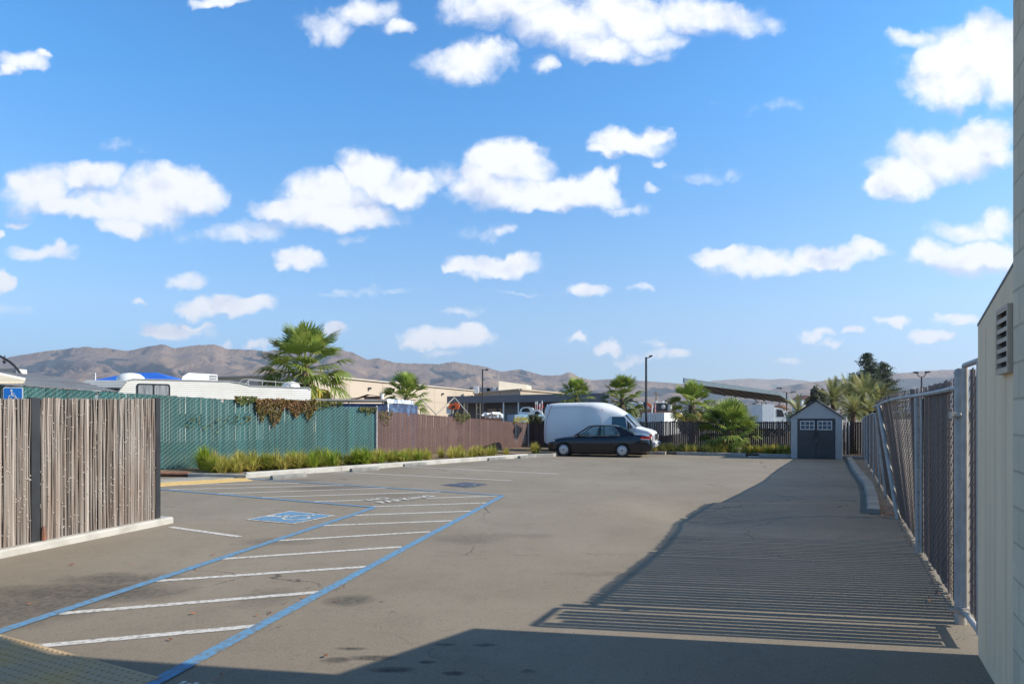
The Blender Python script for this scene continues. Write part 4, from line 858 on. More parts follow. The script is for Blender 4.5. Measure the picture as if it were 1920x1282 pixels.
q = MB(); q.prism([(x, y, z) for x, y, z in rrect(1.3, .62, .12, 1.12, 2.88, -.02)], (0, .03, 0)); wn_ = q.build('window_frame', MT['black'], mh, fixn=True)
for x in (.82, 1.43):
    q = MB(); q.prism([(px_, -.026, z) for px_, _, z in rrect(.54, .48, .07, x, 2.88, 0)], (0, .008, 0)); q.build('window_pane', mat('curtained_glass', (.42, .43, .43), .15, (.16, .18, .20), 14, stretch=(2, 1, .1)) if x < 1 else bpy.data.materials['curtained_glass'], wn_, fixn=True)
q = MB(); q.box((3.2, -.012, 2.52), (6.9, .02, .045)); q.box((3.2, -.012, 2.40), (6.9, .02, .03)); q.build('stripe', mat('brown_stripe', (.35, .14, .07), .5, (.3, .12, .06), 3), mh)
q = MB(); q.box((2.6, -.015, 1.55), (1.1, .02, .6)); q.box((4.6, -.015, 1.6), (.9, .02, .55)); q.box((6.2, -.015, 1.6), (.6, .02, .5)); q.build('side_windows', MT['dark'], mh)
whm = mat('white_plastic', (.78, .78, .76), .4, (.70, .70, .68), 3)
def ac_unit(x, w, y, par, z):
    q = MB(); q.prism([(x - w / 2, y, z), (x + w / 2, y, z), (x + w / 2 - .02, y, z + .36), (x - w / 2 + .28, y, z + .40), (x - w / 2 + .04, y, z + .22)], (0, .8, 0)); o = q.build('roof_unit', whm, par, fixn=True)
    q = MB()
    for k in range(7):
        for j in (0, 1): q.box((x + w / 2 - .34 + k * .045, y - .004, z + .14 + .12 * j), (.022, .008, .075))
    q.build('vent_grille', MT['dark'], o)
ac_unit(2.95, 1.5, .5, mh, 3.35)
q = MB(); q.tube([(4.6, .05, 3.34), (4.75, .05, 3.48), (5.0, .05, 3.50), (6.2, .05, 3.40), (7.4, .05, 3.36)], .02, 6); q.tube([(4.9, .9, 3.3), (5.1, .9, 3.5), (6.2, .9, 3.44), (7.4, .9, 3.38)], .02, 6)
for x in (5.0, 5.6, 6.2, 6.9): q.tube([(x, .05, 3.15), (x, .05, 3.46)], .016, 5); q.tube([(x, .05, 3.45), (x, .9, 3.45)], .016, 5)
q.build('roof_rack', MT['galv'], mh)
q = MB(); q.lathe((6.95, .5, 3.14), [(.44, 0), (.42, .14), (.30, .26), (.1, .32)], n=16); autosmooth(q.build('roof_dome', whm, mh), 60)
for x in (1.2, 5.6, 6.4): q = MB(); q.lathe((x, .02, .38), [(.30, 0), (.38, .03), (.38, .22), (.3, .25)], axis=(0, 1, 0), n=20); q.build('wheel', MT['rubber'], mh)
# ---- caravan behind it
cv = thing('caravan', 'cream caravan with a rounded roof unit, half hidden behind the long white motorhome', 'caravan', (P(152, 711, 33).x, 33, 0), math.radians(4))
q = MB(); q.prism([(0, 0, .6), (3.6, 0, .6), (3.6, 0, 3.66), (.25, 0, 3.70), (-.1, 0, 3.45), (-.15, 0, 2.6)], (0, 2.3, 0)); q.build('body', ribm, cv, fixn=True)
q = MB(); q.prism([(.9, -.02, 2.75), (2.5, -.02, 2.75), (2.3, -.02, 3.30), (1.2, -.02, 3.30)], (0, .03, 0)); q.build('window', MT['dark'], cv, fixn=True)
q = MB(); q.lathe((2.2, .7, 3.68), [(.7, 0), (.66, .22), (.45, .40), (.15, .46)], n=20); autosmooth(q.build('roof_unit', whm, cv), 60)
q = MB(); q.tube([(.45, .5, 3.6), (.45, .5, 4.12)], .025, 6); q.build('vent_pipe', whm, cv)
q = MB(); q.lathe((1.8, .02, .36), [(.3, 0), (.36, .03), (.36, .2), (.3, .25)], axis=(0, 1, 0), n=16); q.build('wheel', MT['rubber'], cv)
# ---- blue canopy tent
tp = thing('canopy_tent', 'bright blue pop-up canopy tent behind the white motorhome roof', 'tent')
bluec = mat('blue_canopy', (.01, .10, .50), .7, (.012, .13, .56), 1)
Yt = 44; e = [P(172, 713, Yt), P(328, 712.5, Yt), P(345, 711.5, Yt + 6), P(200, 711.5, Yt + 6)]; r1, r2 = P(246, 699, Yt + 3), P(293, 698, Yt + 3)
q = MB(); q.poly([e[0], e[1], r2, r1]); q.poly([e[1], e[2], r2]); q.poly([e[2], e[3], r1, r2]); q.poly([e[3], e[0], r1])
for i in range(4): a_, b_ = e[i], e[(i + 1) % 4]; q.poly([a_, b_, b_ - V(0, 0, .3), a_ - V(0, 0, .3)])
q.build('canopy', bluec, tp)
for c_ in e: q = MB(); q.tube([V(c_.x, c_.y, 0), c_], .03, 6); q.build('leg', MT['white'], tp)
# ---- corrugated roof lean-to
lt = thing('lean_to', 'open lean-to with a rusty grey corrugated roof behind the green fence at the far left', 'shed')
corr = mat('weathered_corrugated_steel', (.30, .29, .27), .75, (.22, .21, .20), 1.5, 7, lo=.4, hi=.7, bump=.2)
t_ = corr.node_tree; bs_ = t_.nodes['Principled BSDF']; src = bs_.inputs['Base Color'].links[0].from_socket; nn = N(t_, 'ShaderNodeTexNoise'); nn.inputs['Scale'].default_value = 1.1; nn.inputs['Detail'].default_value = 6; tcn = N(t_, 'ShaderNodeTexCoord'); t_.links.new(tcn.outputs['Object'], nn.inputs['Vector'])
rr = N(t_, 'ShaderNodeMapRange'); rr.inputs[1].default_value = .60; rr.inputs[2].default_value = .68; t_.links.new(nn.outputs['Fac'], rr.inputs[0]); mx = N(t_, 'ShaderNodeMix', data_type='RGBA'); t_.links.new(rr.outputs[0], mx.inputs[0]); t_.links.new(src, mx.inputs['A']); mx.inputs['B'].default_value = (.20, .10, .07, 1); t_.links.new(mx.outputs['Result'], bs_.inputs['Base Color'])
L0, L1 = P(-60, 714, 17.2), P(224, 734, 20.5); U0, U1 = P(-60, 692, 25), P(118, 706.5, 29.5)
q = MB(); nseg = 330; dn = (L1 - L0).cross(U0 - L0).normalized(); dn = dn if dn.z > 0 else -dn; vs = []
for i in range(nseg + 1):
    k = i / nseg; w_ = .012 * math.sin(k * 2 * math.pi * 36)
    for a_, b_ in ((L0, L1), (U0, U1)): vs.append(a_.lerp(b_, k) + dn * w_)
    for a_, b_ in ((L0, L1), (U0, U1)): vs.append(a_.lerp(b_, k) + dn * (w_ - .008))
q.add(vs, [f for i in range(nseg) for f in ((4 * i, 4 * i + 4, 4 * i + 5, 4 * i + 1), (4 * i + 2, 4 * i + 3, 4 * i + 7, 4 * i + 6), (4 * i, 4 * i + 2, 4 * i + 6, 4 * i + 4))]); q.build('roof', corr, lt, smooth=False)
q = MB(); q.bar(L0 - V(0, 0, .10), L1 - V(0, 0, .10), .06, .12); q.bar(U0 - V(0, 0, .12), U1 - V(0, 0, .12), .06, .12); q.build('beam', MT['dark'], lt)
for c_ in (L0.lerp(L1, .02), L0.lerp(L1, .34), L0.lerp(L1, .66), L0.lerp(L1, .96), U0, U1): q = MB(); q.tube([V(c_.x, c_.y + .1, 0), c_ - V(0, -.1, .12)], .05, 6); q.build('post', MT['wood'], lt)
# ---- cream awning corner and arch frame
aw = thing('cream_awning', 'pale cream awning corner overlapping the corrugated roof at the left edge', 'awning')
q = MB(); a0, a1, a2, a3 = P(-70, 691, 15.6), P(47, 715.5, 16.4), P(44, 718.5, 15.5), P(-70, 719.5, 14.4); q.prism([a0, a1, a2, a3], (0, 0, .05)); q.build('canopy', mat('cream_canvas', (.55, .48, .36), .8, (.48, .42, .31), 2), aw, fixn=True)
q = MB(); q.bar(a0 + V(0, 0, .03), a1 + V(0, 0, .03), .04, .13); q.build('edge_trim', MT['white'], aw)
q = MB(); q.tube([V(a3.x, a3.y, 0), a3], .03, 6); q.build('leg', MT['white'], aw)
ar = thing('arch_frame', 'dark curved hoop frame with a small ribbed box roof at the left edge', 'frame')
ac_ = P(-50, 735, 31); q = MB(); pts = []
for k in range(25): a_ = math.pi * k / 24; pts.append(V(ac_.x + 2.62 * math.cos(a_), 31, ac_.z + 2.08 * math.sin(a_) ** .9))
q.tube(pts, .06, 8); o = q.build('hoop', MT['black'], ar)
q = MB(); q.tube([V(pts[0].x, 31, 0), pts[0]], .06, 6); q.tube([V(pts[-1].x, 31, 0), pts[-1]], .06, 6); q.build('leg', MT['black'], ar)
q = MB(); q.tube([P(9, 666, 30.9), P(10, 672, 30.9)], .03, 5); q.lathe(P(8, 678, 30.9), [(.02, -.1), (.08, 0), (.02, .1)], n=8); q.build('hanging_lamp', MT['black'], ar)
q = MB(); c1_, c2_ = P(-60, 689.5, 31.5), P(32, 691, 31.5); q.prism([c1_, c2_, c2_ - V(0, 0, .3), c1_ - V(0, 0, .3)], (0, .6, 0)); bx_ = q.build('ribbed_box', mat('grey_ribbed_sheet', (.38, .38, .38), .6, (.2, .2, .2), 14, stretch=(2, 1, .02)), ar, fixn=True)
q = MB(); q.prism([P(30, 692, 31.4), P(36, 692, 31.4), P(36, 701, 31.4), P(30, 701, 31.4)], (0, .5, 0)); q.build('end_panel', MT['white'], ar, fixn=True)

# ---- warehouse
wh = thing('warehouse', 'long beige flat-roofed warehouse with panel joints below the hills', 'building')
beige = mat('beige_tilt_up_wall', (.50, .42, .335), .85, (.46, .385, .305), .15, 5, bump=.1)
wc, we, wl = P(580, 701, 70), P(889, 731.5, 112), P(380, 707, 75.2)
wc.z = we.z = wl.z = 6.63
def vq(a_, b_, z0, z1): return [V(a_.x, a_.y, z0), V(b_.x, b_.y, z0), V(b_.x, b_.y, z1), V(a_.x, a_.y, z1)]
q = MB(); q.prism([V(wc.x, wc.y, 0), V(we.x, we.y, 0), V(we.x - 25, we.y + 12, 0), V(wl.x - 4, wl.y + 45, 0), V(wl.x, wl.y, 0)], (0, 0, 6.5)); q.build('wall', beige, wh, fixn=True)
dw = (we - wc).normalized(); nw = V(dw.y, -dw.x, 0); dw2 = (wl - wc).normalized()
q = MB(); q.bar(V(wc.x, wc.y, 6.56), V(we.x, we.y, 6.56), .5, .16); q.bar(V(wc.x, wc.y, 6.56), V(wl.x, wl.y, 6.56), .5, .16); q.build('parapet', mat('light_coping', (.56, .49, .40), .8, (.5, .44, .36), 1), wh)
q = MB()
for k in range(1, 6): p = wc + dw * (45 * k / 6); q.bar(V(p.x, p.y, 0) + nw * .005, V(p.x, p.y, 6.45) + nw * .005, .10, .02, up=nw)
q.bar(V(wc.x, wc.y, 4.1) + nw * .005, V(we.x, we.y, 4.1) + nw * .005, .02, .09); q.build('panel_joint', mat('darker_joint_line', (.42, .34, .27), .9, (.4, .32, .25), 1), wh)  # panel seams drawn as bars a little darker than the wall
for k in (.26, .72, .97):
    p = wc + dw * (45 * k) + nw * .2; q = MB(); q.box((p.x, p.y, 5.5), (.35, .35, .25)); q.bar((p.x, p.y, 5.5), V(p.x, p.y, 5.5) - nw * .3, .08, .08); q.build('wall_lamp', MT['black'], wh)
# ---- shop block with tan parapet
tb = thing('shop_building', 'low tan shop building with a dark grey awning band and a cream roof screen', 'building')
tan = mat('tan_stucco', (.40, .33, .25), .9, (.36, .30, .23), .3)
ta, tb_, tc_ = V(-6.8, 110, 0), V(1.3, 95, 0), V(9.2, 110, 0)
q = MB(); q.prism([ta, tb_, tc_, V(4, 128, 0)], (0, 0, 5.9)); q.build('wall', tan, tb, fixn=True)
q = MB(); q.bar(ta + V(0, 0, 6), tb_ + V(0, 0, 6), .5, .25); q.bar(tb_ + V(0, 0, 6), tc_ + V(0, 0, 6), .5, .25); q.build('parapet', tan, tb)
q = MB(); a_, b_ = P(935, 729, 101), P(987.5, 731, 104); q.prism([V(a_.x, a_.y, 5.5), V(b_.x, b_.y, 5.5), V(b_.x, b_.y, P(0, 721, 104).z), V(a_.x, a_.y, P(0, 714, 101).z)], (1, 6, 0)); q.build('roof_screen', mat('cream_screen', (.60, .54, .44), .85, (.56, .50, .41), 1), tb, fixn=True)
q = MB()
for (x0, x1, y0, y1) in ((889, 897, 723, 731), (924, 929, 725, 731)): a_ = P(x0, y1, 106); b_ = P(x1, y0, 106); q.box(((a_.x + b_.x) / 2, 107, (a_.z + b_.z) / 2 - .3), (b_.x - a_.x, 1.2, b_.z - a_.z + .6))
q.build('roof_units', MT['white'], tb)
q = MB()
for (x0, x1, y0, y1) in ((880, 886, 724, 733), (899, 934, 725.5, 730), (912, 918, 727, 731), (862, 882, 727, 731)): a_ = P(x0, y1, 112); b_ = P(x1, y0, 112); q.box(((a_.x + b_.x) / 2, 114, (a_.z + b_.z) / 2 - .5), (b_.x - a_.x, 1, b_.z - a_.z + 1.0))
q.build('roof_plant', mat('grey_plant', (.20, .23, .27), .6, (.14, .16, .19), .5), tb)
q = MB()
for px_ in (902, 923, 942, 967):
    p = P(px_, 738, 100); k = (px_ - 889) / 87; c_ = ta.lerp(tb_, k); q.box((c_.x - .05, c_.y - .15, 5.05), (.35, .2, .35))
q.build('wall_lamp', MT['dark'], tb)
bd2 = thing('storefront', 'single-storey storefront under a long slate grey awning band, with tan and grey panels', 'building')
slate = mat('slate_band', (.16, .165, .18), .7, (.14, .145, .16), .3)
f0, f1 = P(838, 744, 86), P(1134, 736.5, 74)
f0.z = 4.55; f1.z = 4.55
q = MB(); q.prism([V(f0.x, f0.y, 3.65), V(f1.x, f1.y, 3.65), V(f1.x, f1.y, 4.62), V(f0.x, f0.y, 4.62)], (.8, 6, 0)); q.build('awning_band', slate, bd2, fixn=True)
g0, g1_ = V(f0.x + .6, f0.y + 3.2, 0), V(f1.x + .6, f1.y + 3.2, 0)
q = MB(); q.prism(vq(g0, g1_, 0, 3.65), (1, 6, 0)); q.build('wall', mat('recessed_wall', (.13, .13, .15), .8, (.10, .10, .12), .4), bd2, fixn=True)
def fpt(px_, off=0):
    t = (px_ - CX) / F; a_, b_ = (f0, f1) if off == 0 else (g0, g1_); k = (t * a_.y - a_.x) / ((b_.x - a_.x) - t * (b_.y - a_.y)); return V(a_.x + (b_.x - a_.x) * k, a_.y + (b_.y - a_.y) * k, 0)
for (x0, x1, m_) in ((914, 931, (.36, .29, .23)), (935, 943, (.33, .27, .22))):
    a_, b_ = fpt(x0, 1), fpt(x1, 1); q = MB(); q.prism(vq(a_, b_, 0, 2.9), (0, -.15, 0)); q.build('tan_panel', mat('tan_shutter', m_, .8, tuple(c * .9 for c in m_), 1), bd2, fixn=True)
for (x0, x1) in ((945, 971), (974, 1000)):
    a_, b_ = fpt(x0, 1), fpt(x1, 1); q = MB(); q.prism(vq(a_, b_, 0, 3.3), (0, -.12, 0)); q.build('grey_panel', mat('blue_grey_shutter', (.14, .18, .21), .6, (.11, .14, .17), 2), bd2, fixn=True)
for px_ in (858, 876, 944, 972, 1015, 1060, 1100):
    c_ = fpt(px_); q = MB(); q.box((c_.x, c_.y + .2, 1.83), (.18, .18, 3.65)); q.build('post', MT['white'] if px_ > 940 else tan, bd2)
# ---- graffitied block hut
gh = thing('graffiti_hut', 'flat-roofed hut with faded blue spray-painted walls behind the fence junction', 'hut')
graf = mat('sprayed_wall', (.80, .82, .86), .8, (.25, .32, .42), 3.4, 8, lo=.47, hi=.58, bump=.1); graf2 = mat('dark_sprayed_wall', (.035, .055, .12), .8, (.10, .17, .30), 2.2, 7, lo=.5, hi=.68)
hA, hB, hC = P(727, 762, 30), P(764, 763, 32.5), P(592, 756, 29)
q = MB(); q.prism([V(hC.x, hC.y, 0), V(hA.x, hA.y, 0), V(hA.x + 1.0, hA.y + 3, 0), V(hC.x + .5, hC.y + 4, 0)], (0, 0, 2.36)); q.build('side_wall', graf2, gh, fixn=True)
q = MB(); q.prism([V(hA.x + .005, hA.y - .01, 0), V(hB.x, hB.y, 0), V(hB.x - .6, hB.y + 2, 0), V(hA.x + .6, hA.y + 2.4, 0)], (0, 0, 2.36)); q.build('front_wall', graf, gh, fixn=True)
q = MB(); q.prism([V(hA.x, hA.y - .12, 2.40), V(hB.x + .12, hB.y - .1, 2.40), V(hB.x, hB.y + 2, 2.40), V(hA.x, hA.y + 2, 2.40)], (0, 0, .20)); q.build('fascia', graf, gh, fixn=True)
q = MB(); q.prism([V(hC.x, hC.y - .2, 2.48), V(hA.x + .0, hA.y - .18, 2.48), V(hA.x, hA.y + 3, 2.50), V(hC.x, hC.y + 4, 2.50)], (0, 0, .09)); q.build('roof', mat('grey_membrane', (.34, .32, .30), .85, (.25, .24, .23), 2), gh, fixn=True)
jn = thing('scrap_pile', 'weathered boards and a white bucket piled on the flat hut roof', 'scrap', P(695, 748, 30.5))
q = MB(); q.bar((-.75, 0, .0), (-.1, 0, .22), .5, .03); q.bar((-.1, 0, .22), (.52, 0, .12), .5, .03); q.bar((-1.0, .1, .02), (-.3, .1, .1), .06, .05); q.box((.1, .1, .06), (.8, .4, .14)); q.build('board', MT['rust'], jn)
q = MB(); q.lathe((.56, 0, 0), [(.09, 0), (.12, .26)], n=12); q.build('bucket', MT['white'], jn)
# ---- tent pole frames
for i, (pp, yy_, lab) in enumerate((([(765, 764), (787, 745), (818, 777), (852, 745), (881, 779)], 34, 'bare zigzag of pale canopy poles standing behind the brown slatted fence'),)):
    tf = thing('pole_frame', lab, 'pole frame')
    for j in range(len(pp) - 1):
        q = MB(); q.tube([P(*pp[j], yy_ + (j % 2) * .8), P(*pp[j + 1], yy_ + ((j + 1) % 2) * .8)], .030, 6); q.build('pole', mat('pale_pole', (.50, .44, .36), .6, (.4, .35, .29), 5) if j == 0 else bpy.data.materials['pale_pole'], tf)
    for j in (0, 2, 4): p = P(*pp[j], yy_); q = MB(); q.tube([V(p.x, p.y, 0), p], .03, 6); q.build('leg', bpy.data.materials['pale_pole'], tf)
# ---- orange site dumper
Yd = 40; dmp = thing('site_dumper', 'orange bucket of a small site dumper showing above the brown fence', 'dumper', V(P(852, 760, Yd).x, Yd, 0))
orange = mat('orange_machine_paint', (.75, .13, .02), .5, (.5, .08, .02), 6)
zc = P(0, 763, Yd).z
q = MB(); q.prism([(-.33, -.2, zc - .12), (.28, -.2, zc - .12), (.33, -.2, zc + .10), (.22, -.2, zc + .27), (.05, -.2, zc + .30), (-.05, -.2, zc + .22), (-.26, -.2, zc + .24), (-.38, -.2, zc + .06)], (0, .5, 0)); autosmooth(q.build('bucket', orange, dmp, fixn=True), 50)
q = MB(); q.prism([(-.16, -.215, zc - .05), (.08, -.215, zc - .05), (.05, -.215, zc + .12), (-.12, -.215, zc + .10)], (0, .02, 0)); q.build('bucket_recess', MT['dark'], dmp, fixn=True)
q = MB(); q.box((-.35, .1, zc - .2), (.32, .4, .45)); q.build('engine_box', MT['white'], dmp)
q = MB(); q.bar((-.5, 0, 0), (-.1, 0, zc), .07, .07); q.bar((.45, 0, 0), (.1, 0, zc), .07, .07); q.bar((-.5, 0, .9), (.45, 0, .9), .07, .07); q.build('frame', MT['rust'], dmp)
for x in (-.5, .45): q = MB(); q.lathe((x, -.2, .25), [(.2, 0), (.25, .03), (.25, .10), (.2, .12)], axis=(0, 1, 0), n=14); q.build('wheel', MT['rubber'], dmp)
# ---- timber posts / ladder
for (px_, w_, lab) in ((870.5, .09, 'bare timber post beside the pale canopy poles'),):
    p = P(px_, 756, 39); q = MB(); q.prism([V(p.x - w_ / 2, 39, 0), V(p.x + w_ / 2, 39, 0), V(p.x + w_ / 2, 39, p.z), V(p.x - w_ / 2, 39, p.z)], (0, w_, 0)); tag(q.build('timber_post', MT['wood'], fixn=True), lab, 'post')
ld = thing('ladder', 'pale timber ladder frame standing left of the thin lamp pole', 'ladder')
for px_ in (893.5, 900.5): p = P(px_, 756, 38); q = MB(); q.bar(V(p.x, 38, 0), V(p.x, 38, p.z), .07, .07); q.build('rail', MT['wood'], ld)
for z in (1.1, 1.5, 1.9, 2.3): q = MB(); q.bar(V(P(893.5, 0, 38).x, 38, z), V(P(900.5, 0, 38).x, 38, z), .04, .04); q.build('rung', MT['wood'], ld)
# ---- white bundles, tyre, low tank by the fence top
sb = thing('pipe_stack', 'stack of white plastic pipes lying above the brown fence top', 'pipes')
for k, (x0, x1, y_) in enumerate(((903, 928, 778.5), (912, 926, 776), (922, 937, 774.8))): q = MB(); q.tube([P(x0, y_, 36), P(x1, y_ + .5, 36.4)], .07 if k < 2 else .09, 10); q.build('pipe', whm, sb)
q = MB(); q.box((P(920, 0, 36).x, 36.2, .8), (1.1, .5, 1.7)); q.build('rack', MT['rust'], sb)
ty = thing('spare_ring', 'white-painted tyre ring leaning beside the lamp pole base', 'tyre', V(P(910, 774, 37).x, 37, 0)); q = MB(); zt_ = P(0, 776.5, 37).z
q.lathe((0, 0, zt_), [(.09, -.05), (.14, -.06), (.14, .06), (.09, .05)], axis=(0, 1, 0), n=18); q.build('tyre', whm, ty)
q = MB(); q.tube([(0, .15, 0), (0, .15, zt_)], .04, 6); q.build('stand', MT['wood'], ty)
bags = thing('white_sacks', 'heap of white builder sacks above the brown fence, left of the white bonnet', 'sacks', V(P(928, 0, 41).x, 41, 0))
for k in range(4): q = MB(); q.lathe((-.35 + .25 * k, 0, P(0, 779 - (k % 2), 41).z - .25), [(.1, 0), (.17, .08), (.16, .28), (.07, .36)], n=10); autosmooth(q.build('sack', whm, bags), 80)
q = MB(); q.box((0, .2, .65), (1.5, .6, 1.3)); q.build('pallet', MT['wood'], bags)
# ---- vintage white car body on a blue container
ct = thing('blue_container', 'light blue steel container beyond the pale end of the brown fence', 'container')
a_, b_ = P(965, 777, 40), P(1046, 776, 44); bluem = mat('light_blue_steel', (.17, .30, .42), .6, (.12, .22, .33), 2)
q = MB(); q.prism([V(a_.x, a_.y, 0), V(b_.x, b_.y, 0), V(b_.x - .5, b_.y + 2.2, 0), V(a_.x - .5, a_.y + 2.2, 0)], (0, 0, a_.z)); q.build('box', bluem, ct, fixn=True)
q = MB()
for k in range(9): c_ = V(a_.x, a_.y, 0).lerp(V(b_.x, b_.y, 0), (k + .5) / 9); q.bar(c_ + V(0, -.03, .1), c_ + V(0, -.03, a_.z - .08), .05, .04, up=(0, 1, 0))
q.build('rib', mat('pale_rib', (.45, .55, .62), .5, (.35, .45, .52), 3), ct)
oc = thing('old_car', 'white rounded old car body sitting on the light blue container', 'car', V(P(995, 0, 41.5).x, 41.6, a_.z), math.radians(-6))
bodp = [(-.75, 0), (-.72, .22), (-.62, .40), (-.45, .50), (-.1, .52), (.12, .46), (.22, .36), (.5, .33), (.78, .16), (.85, 0)]
q = MB(); q.prism([(x, -.45, z) for x, z in bodp], (0, 1.0, 0)); autosmooth(q.build('body', whm, oc, fixn=True), 30)
q = MB(); q.prism([(x, -.465, z) for x, z in ((-.6, .18), (-.52, .38), (-.40, .44), (-.12, .45), (.02, .18))], (0, .03, 0)); q.build('window', MT['dark'], oc, fixn=True)
q = MB(); q.prism([(x, -.47, z) for x, z in ((.3, .02), (.33, .18), (.45, .24), (.6, .18), (.66, .02))], (0, .03, 0)); q.build('wheel_opening', MT['dark'], oc, fixn=True)
# ---- red and white banners
for i, (px_, top, lab) in enumerate(((1004.5, 752.5, 'leftmost red and white banner of the cluster above the white van'), (1007.3, 752, 'second red and white banner of the cluster above the white van'), (1012, 756, 'short third red and white banner in the cluster'), (1016.5, 750.5, 'tallest red and white banner, rightmost of the cluster'), (1026.5, 757.5, 'lone red and white banner standing apart over the van roof corner'))):
    p = P(px_, top, 52); fl = thing('banner', lab, 'banner', V(p.x, p.y, 0), 0, 'red and white banners over the yard')
    q = MB(); q.tube([(0, 0, 0), (0, 0, p.z)], .025, 5); q.build('pole', MT['white'], fl)
    q = MB(); q.prism([(-.01, 0, p.z - .02), (.10, 0, p.z - .35), (.12, 0, p.z - .62), (-.12, 0, p.z - .62), (-.10, 0, p.z - .3)], (0, .02, 0)); q.build('cloth', mat('red_banner', (.62, .03, .03), .7, (.5, .02, .02), 3) if i == 0 else bpy.data.materials['red_banner'], fl, fixn=True)
    q = MB(); q.prism([(-.09, -.01, p.z - .22), (.08, -.01, p.z - .25), (.04, -.01, p.z - .05), (-.01, -.01, p.z + .02)], (0, .012, 0)); q.build('white_tip', MT['white'], fl, fixn=True)

# ---- light poles
def lamp_pole(px_, top, y_, label, arms, r=.06, hd=1.0):
    p = P(px_, top, y_); o = thing('lamp_pole', label, 'lamp pole', V(p.x, p.y, 0))
    q = MB(); q.tube([(0, 0, 0), (0, 0, p.z)], r, 8, r2=r * .8); q.build('pole', MT['black'], o)
    for (dx, up) in arms:
        q = MB(); q.tube([(0, 0, p.z - .03), (dx * .45, 0, p.z - .03 + up * .2), (dx * .8, 0, p.z + up)], .03, 6); q.build('arm', MT['black'], o)
        q = MB(); q.prism([(dx * .7, -.13 * hd, p.z + up + .0), (dx * 1.3, -.13 * hd, p.z + up + .05), (dx * 1.3, -.13 * hd, p.z + up + .14), (dx * .7, -.13 * hd, p.z + up + .13)], (0, .26 * hd, 0)); q.build('lamp_head', MT['black'], o, fixn=True)
    return o
lamp_pole(904.8, 692, 50, 'thin black lamp pole with one small head in front of the tan shop building', [(.35, -.12)], .07, .8)
lamp_pole(1211.5, 669.5, 40, 'tallest lamp pole, dark, with one flat head, rising behind the white van bonnet', [(.30, -.02)], .085, 1)
lamp_pole(1475, 735, 62, 'short lamp pole with two heads beyond the slanted carport roof', [(-.75, .32), (.7, -.05)], .08, 1)
lamp_pole(1728, 706, 44, 'floodlight pole with a forked pair of lamps above the right-hand fence', [(-.42, .22), (.42, .25)], .06, 1)
up_ = thing('utility_pole', 'far utility pole with two crossarms in front of the dry hills', 'utility pole', V(P(1230.5, 0, 140).x, 140, 0))
q = MB(); q.tube([(0, 0, 0), (0, 0, P(0, 733.5, 140).z)], .17, 6); q.build('pole', MT['wood'], up_)
q = MB(); q.box((0, -.1, P(0, 739, 140).z), (1.5, .12, .16)); q.box((-.4, -.1, P(0, 735.6, 140).z), (.9, .1, .12)); q.build('crossarm', MT['wood'], up_)
# ---- white pickup cab on a lift body
pc = thing('flatbed_truck', 'white truck cab standing high behind the palm beside the tallest lamp pole', 'truck', V(P(1192, 0, 44).x, 44, 0))
zf = lambda y_: P(0, y_, 44).z
q = MB(); q.prism([(-.48, -.7, zf(766.5)), (-.44, -.7, zf(753.5)), (-.2, -.7, zf(752)), (.36, -.7, zf(754.5)), (.44, -.7, zf(767))], (0, 1.5, 0)); q.build('cab', whm, pc, fixn=True)
q = MB(); q.prism([(-.40, -.715, zf(764)), (-.38, -.715, zf(756)), (.12, -.715, zf(756)), (.16, -.715, zf(764))], (0, .03, 0)); q.build('window', mat('pale_window', (.25, .30, .36), .2, (.2, .25, .3), 3), pc, fixn=True)
q = MB(); q.prism([(.22, -.715, zf(765)), (.21, -.715, zf(757.5)), (.36, -.715, zf(758)), (.40, -.715, zf(765)) ], (0, .03, 0)); q.build('quarter_window', MT['dark'], pc, fixn=True)
q = MB(); q.box((0, 0, 1.45), (1.6, 1.5, .5)); q.box((.25, -.2, .8), (.3, 1.2, 1.5)); q.build('chassis', MT['white'], pc)
for x in (-.6, .6): q = MB(); q.lathe((x, -.8, .4), [(.3, 0), (.4, .03), (.4, .2), (.3, .22)], axis=(0, 1, 0), n=16); q.build('wheel', MT['rubber'], pc)
# ---- white skip
sk_ = thing('steel_skip', 'white steel skip with a shaded side and sunlit end behind the dark fence', 'skip')
s0_, s1_, s2_ = P(1204, 774, 42), P(1245.5, 773, 38.5), P(1279, 775.5, 44)
q = MB(); q.prism([V(s0_.x, s0_.y, .55), V(s1_.x, s1_.y, .55), V(s2_.x, s2_.y, .55), V(s0_.x + 2.5, s0_.y + 5, .55)], (0, 0, s0_.z - .55)); q.build('box', whm, sk_, fixn=True)
q = MB()
for k in range(9): c_ = s0_.lerp(s1_, (k + .5) / 9); q.bar(V(c_.x, c_.y - .03, .6), V(c_.x, c_.y - .03, c_.z - .1), .05, .05, up=(0, 1, 0))
q.build('rib', whm, sk_)
q = MB(); q.box(((s0_.x + s1_.x) / 2 + .5, 43, .28), (2.2, 3, .55)); q.build('skid', MT['black'], sk_)
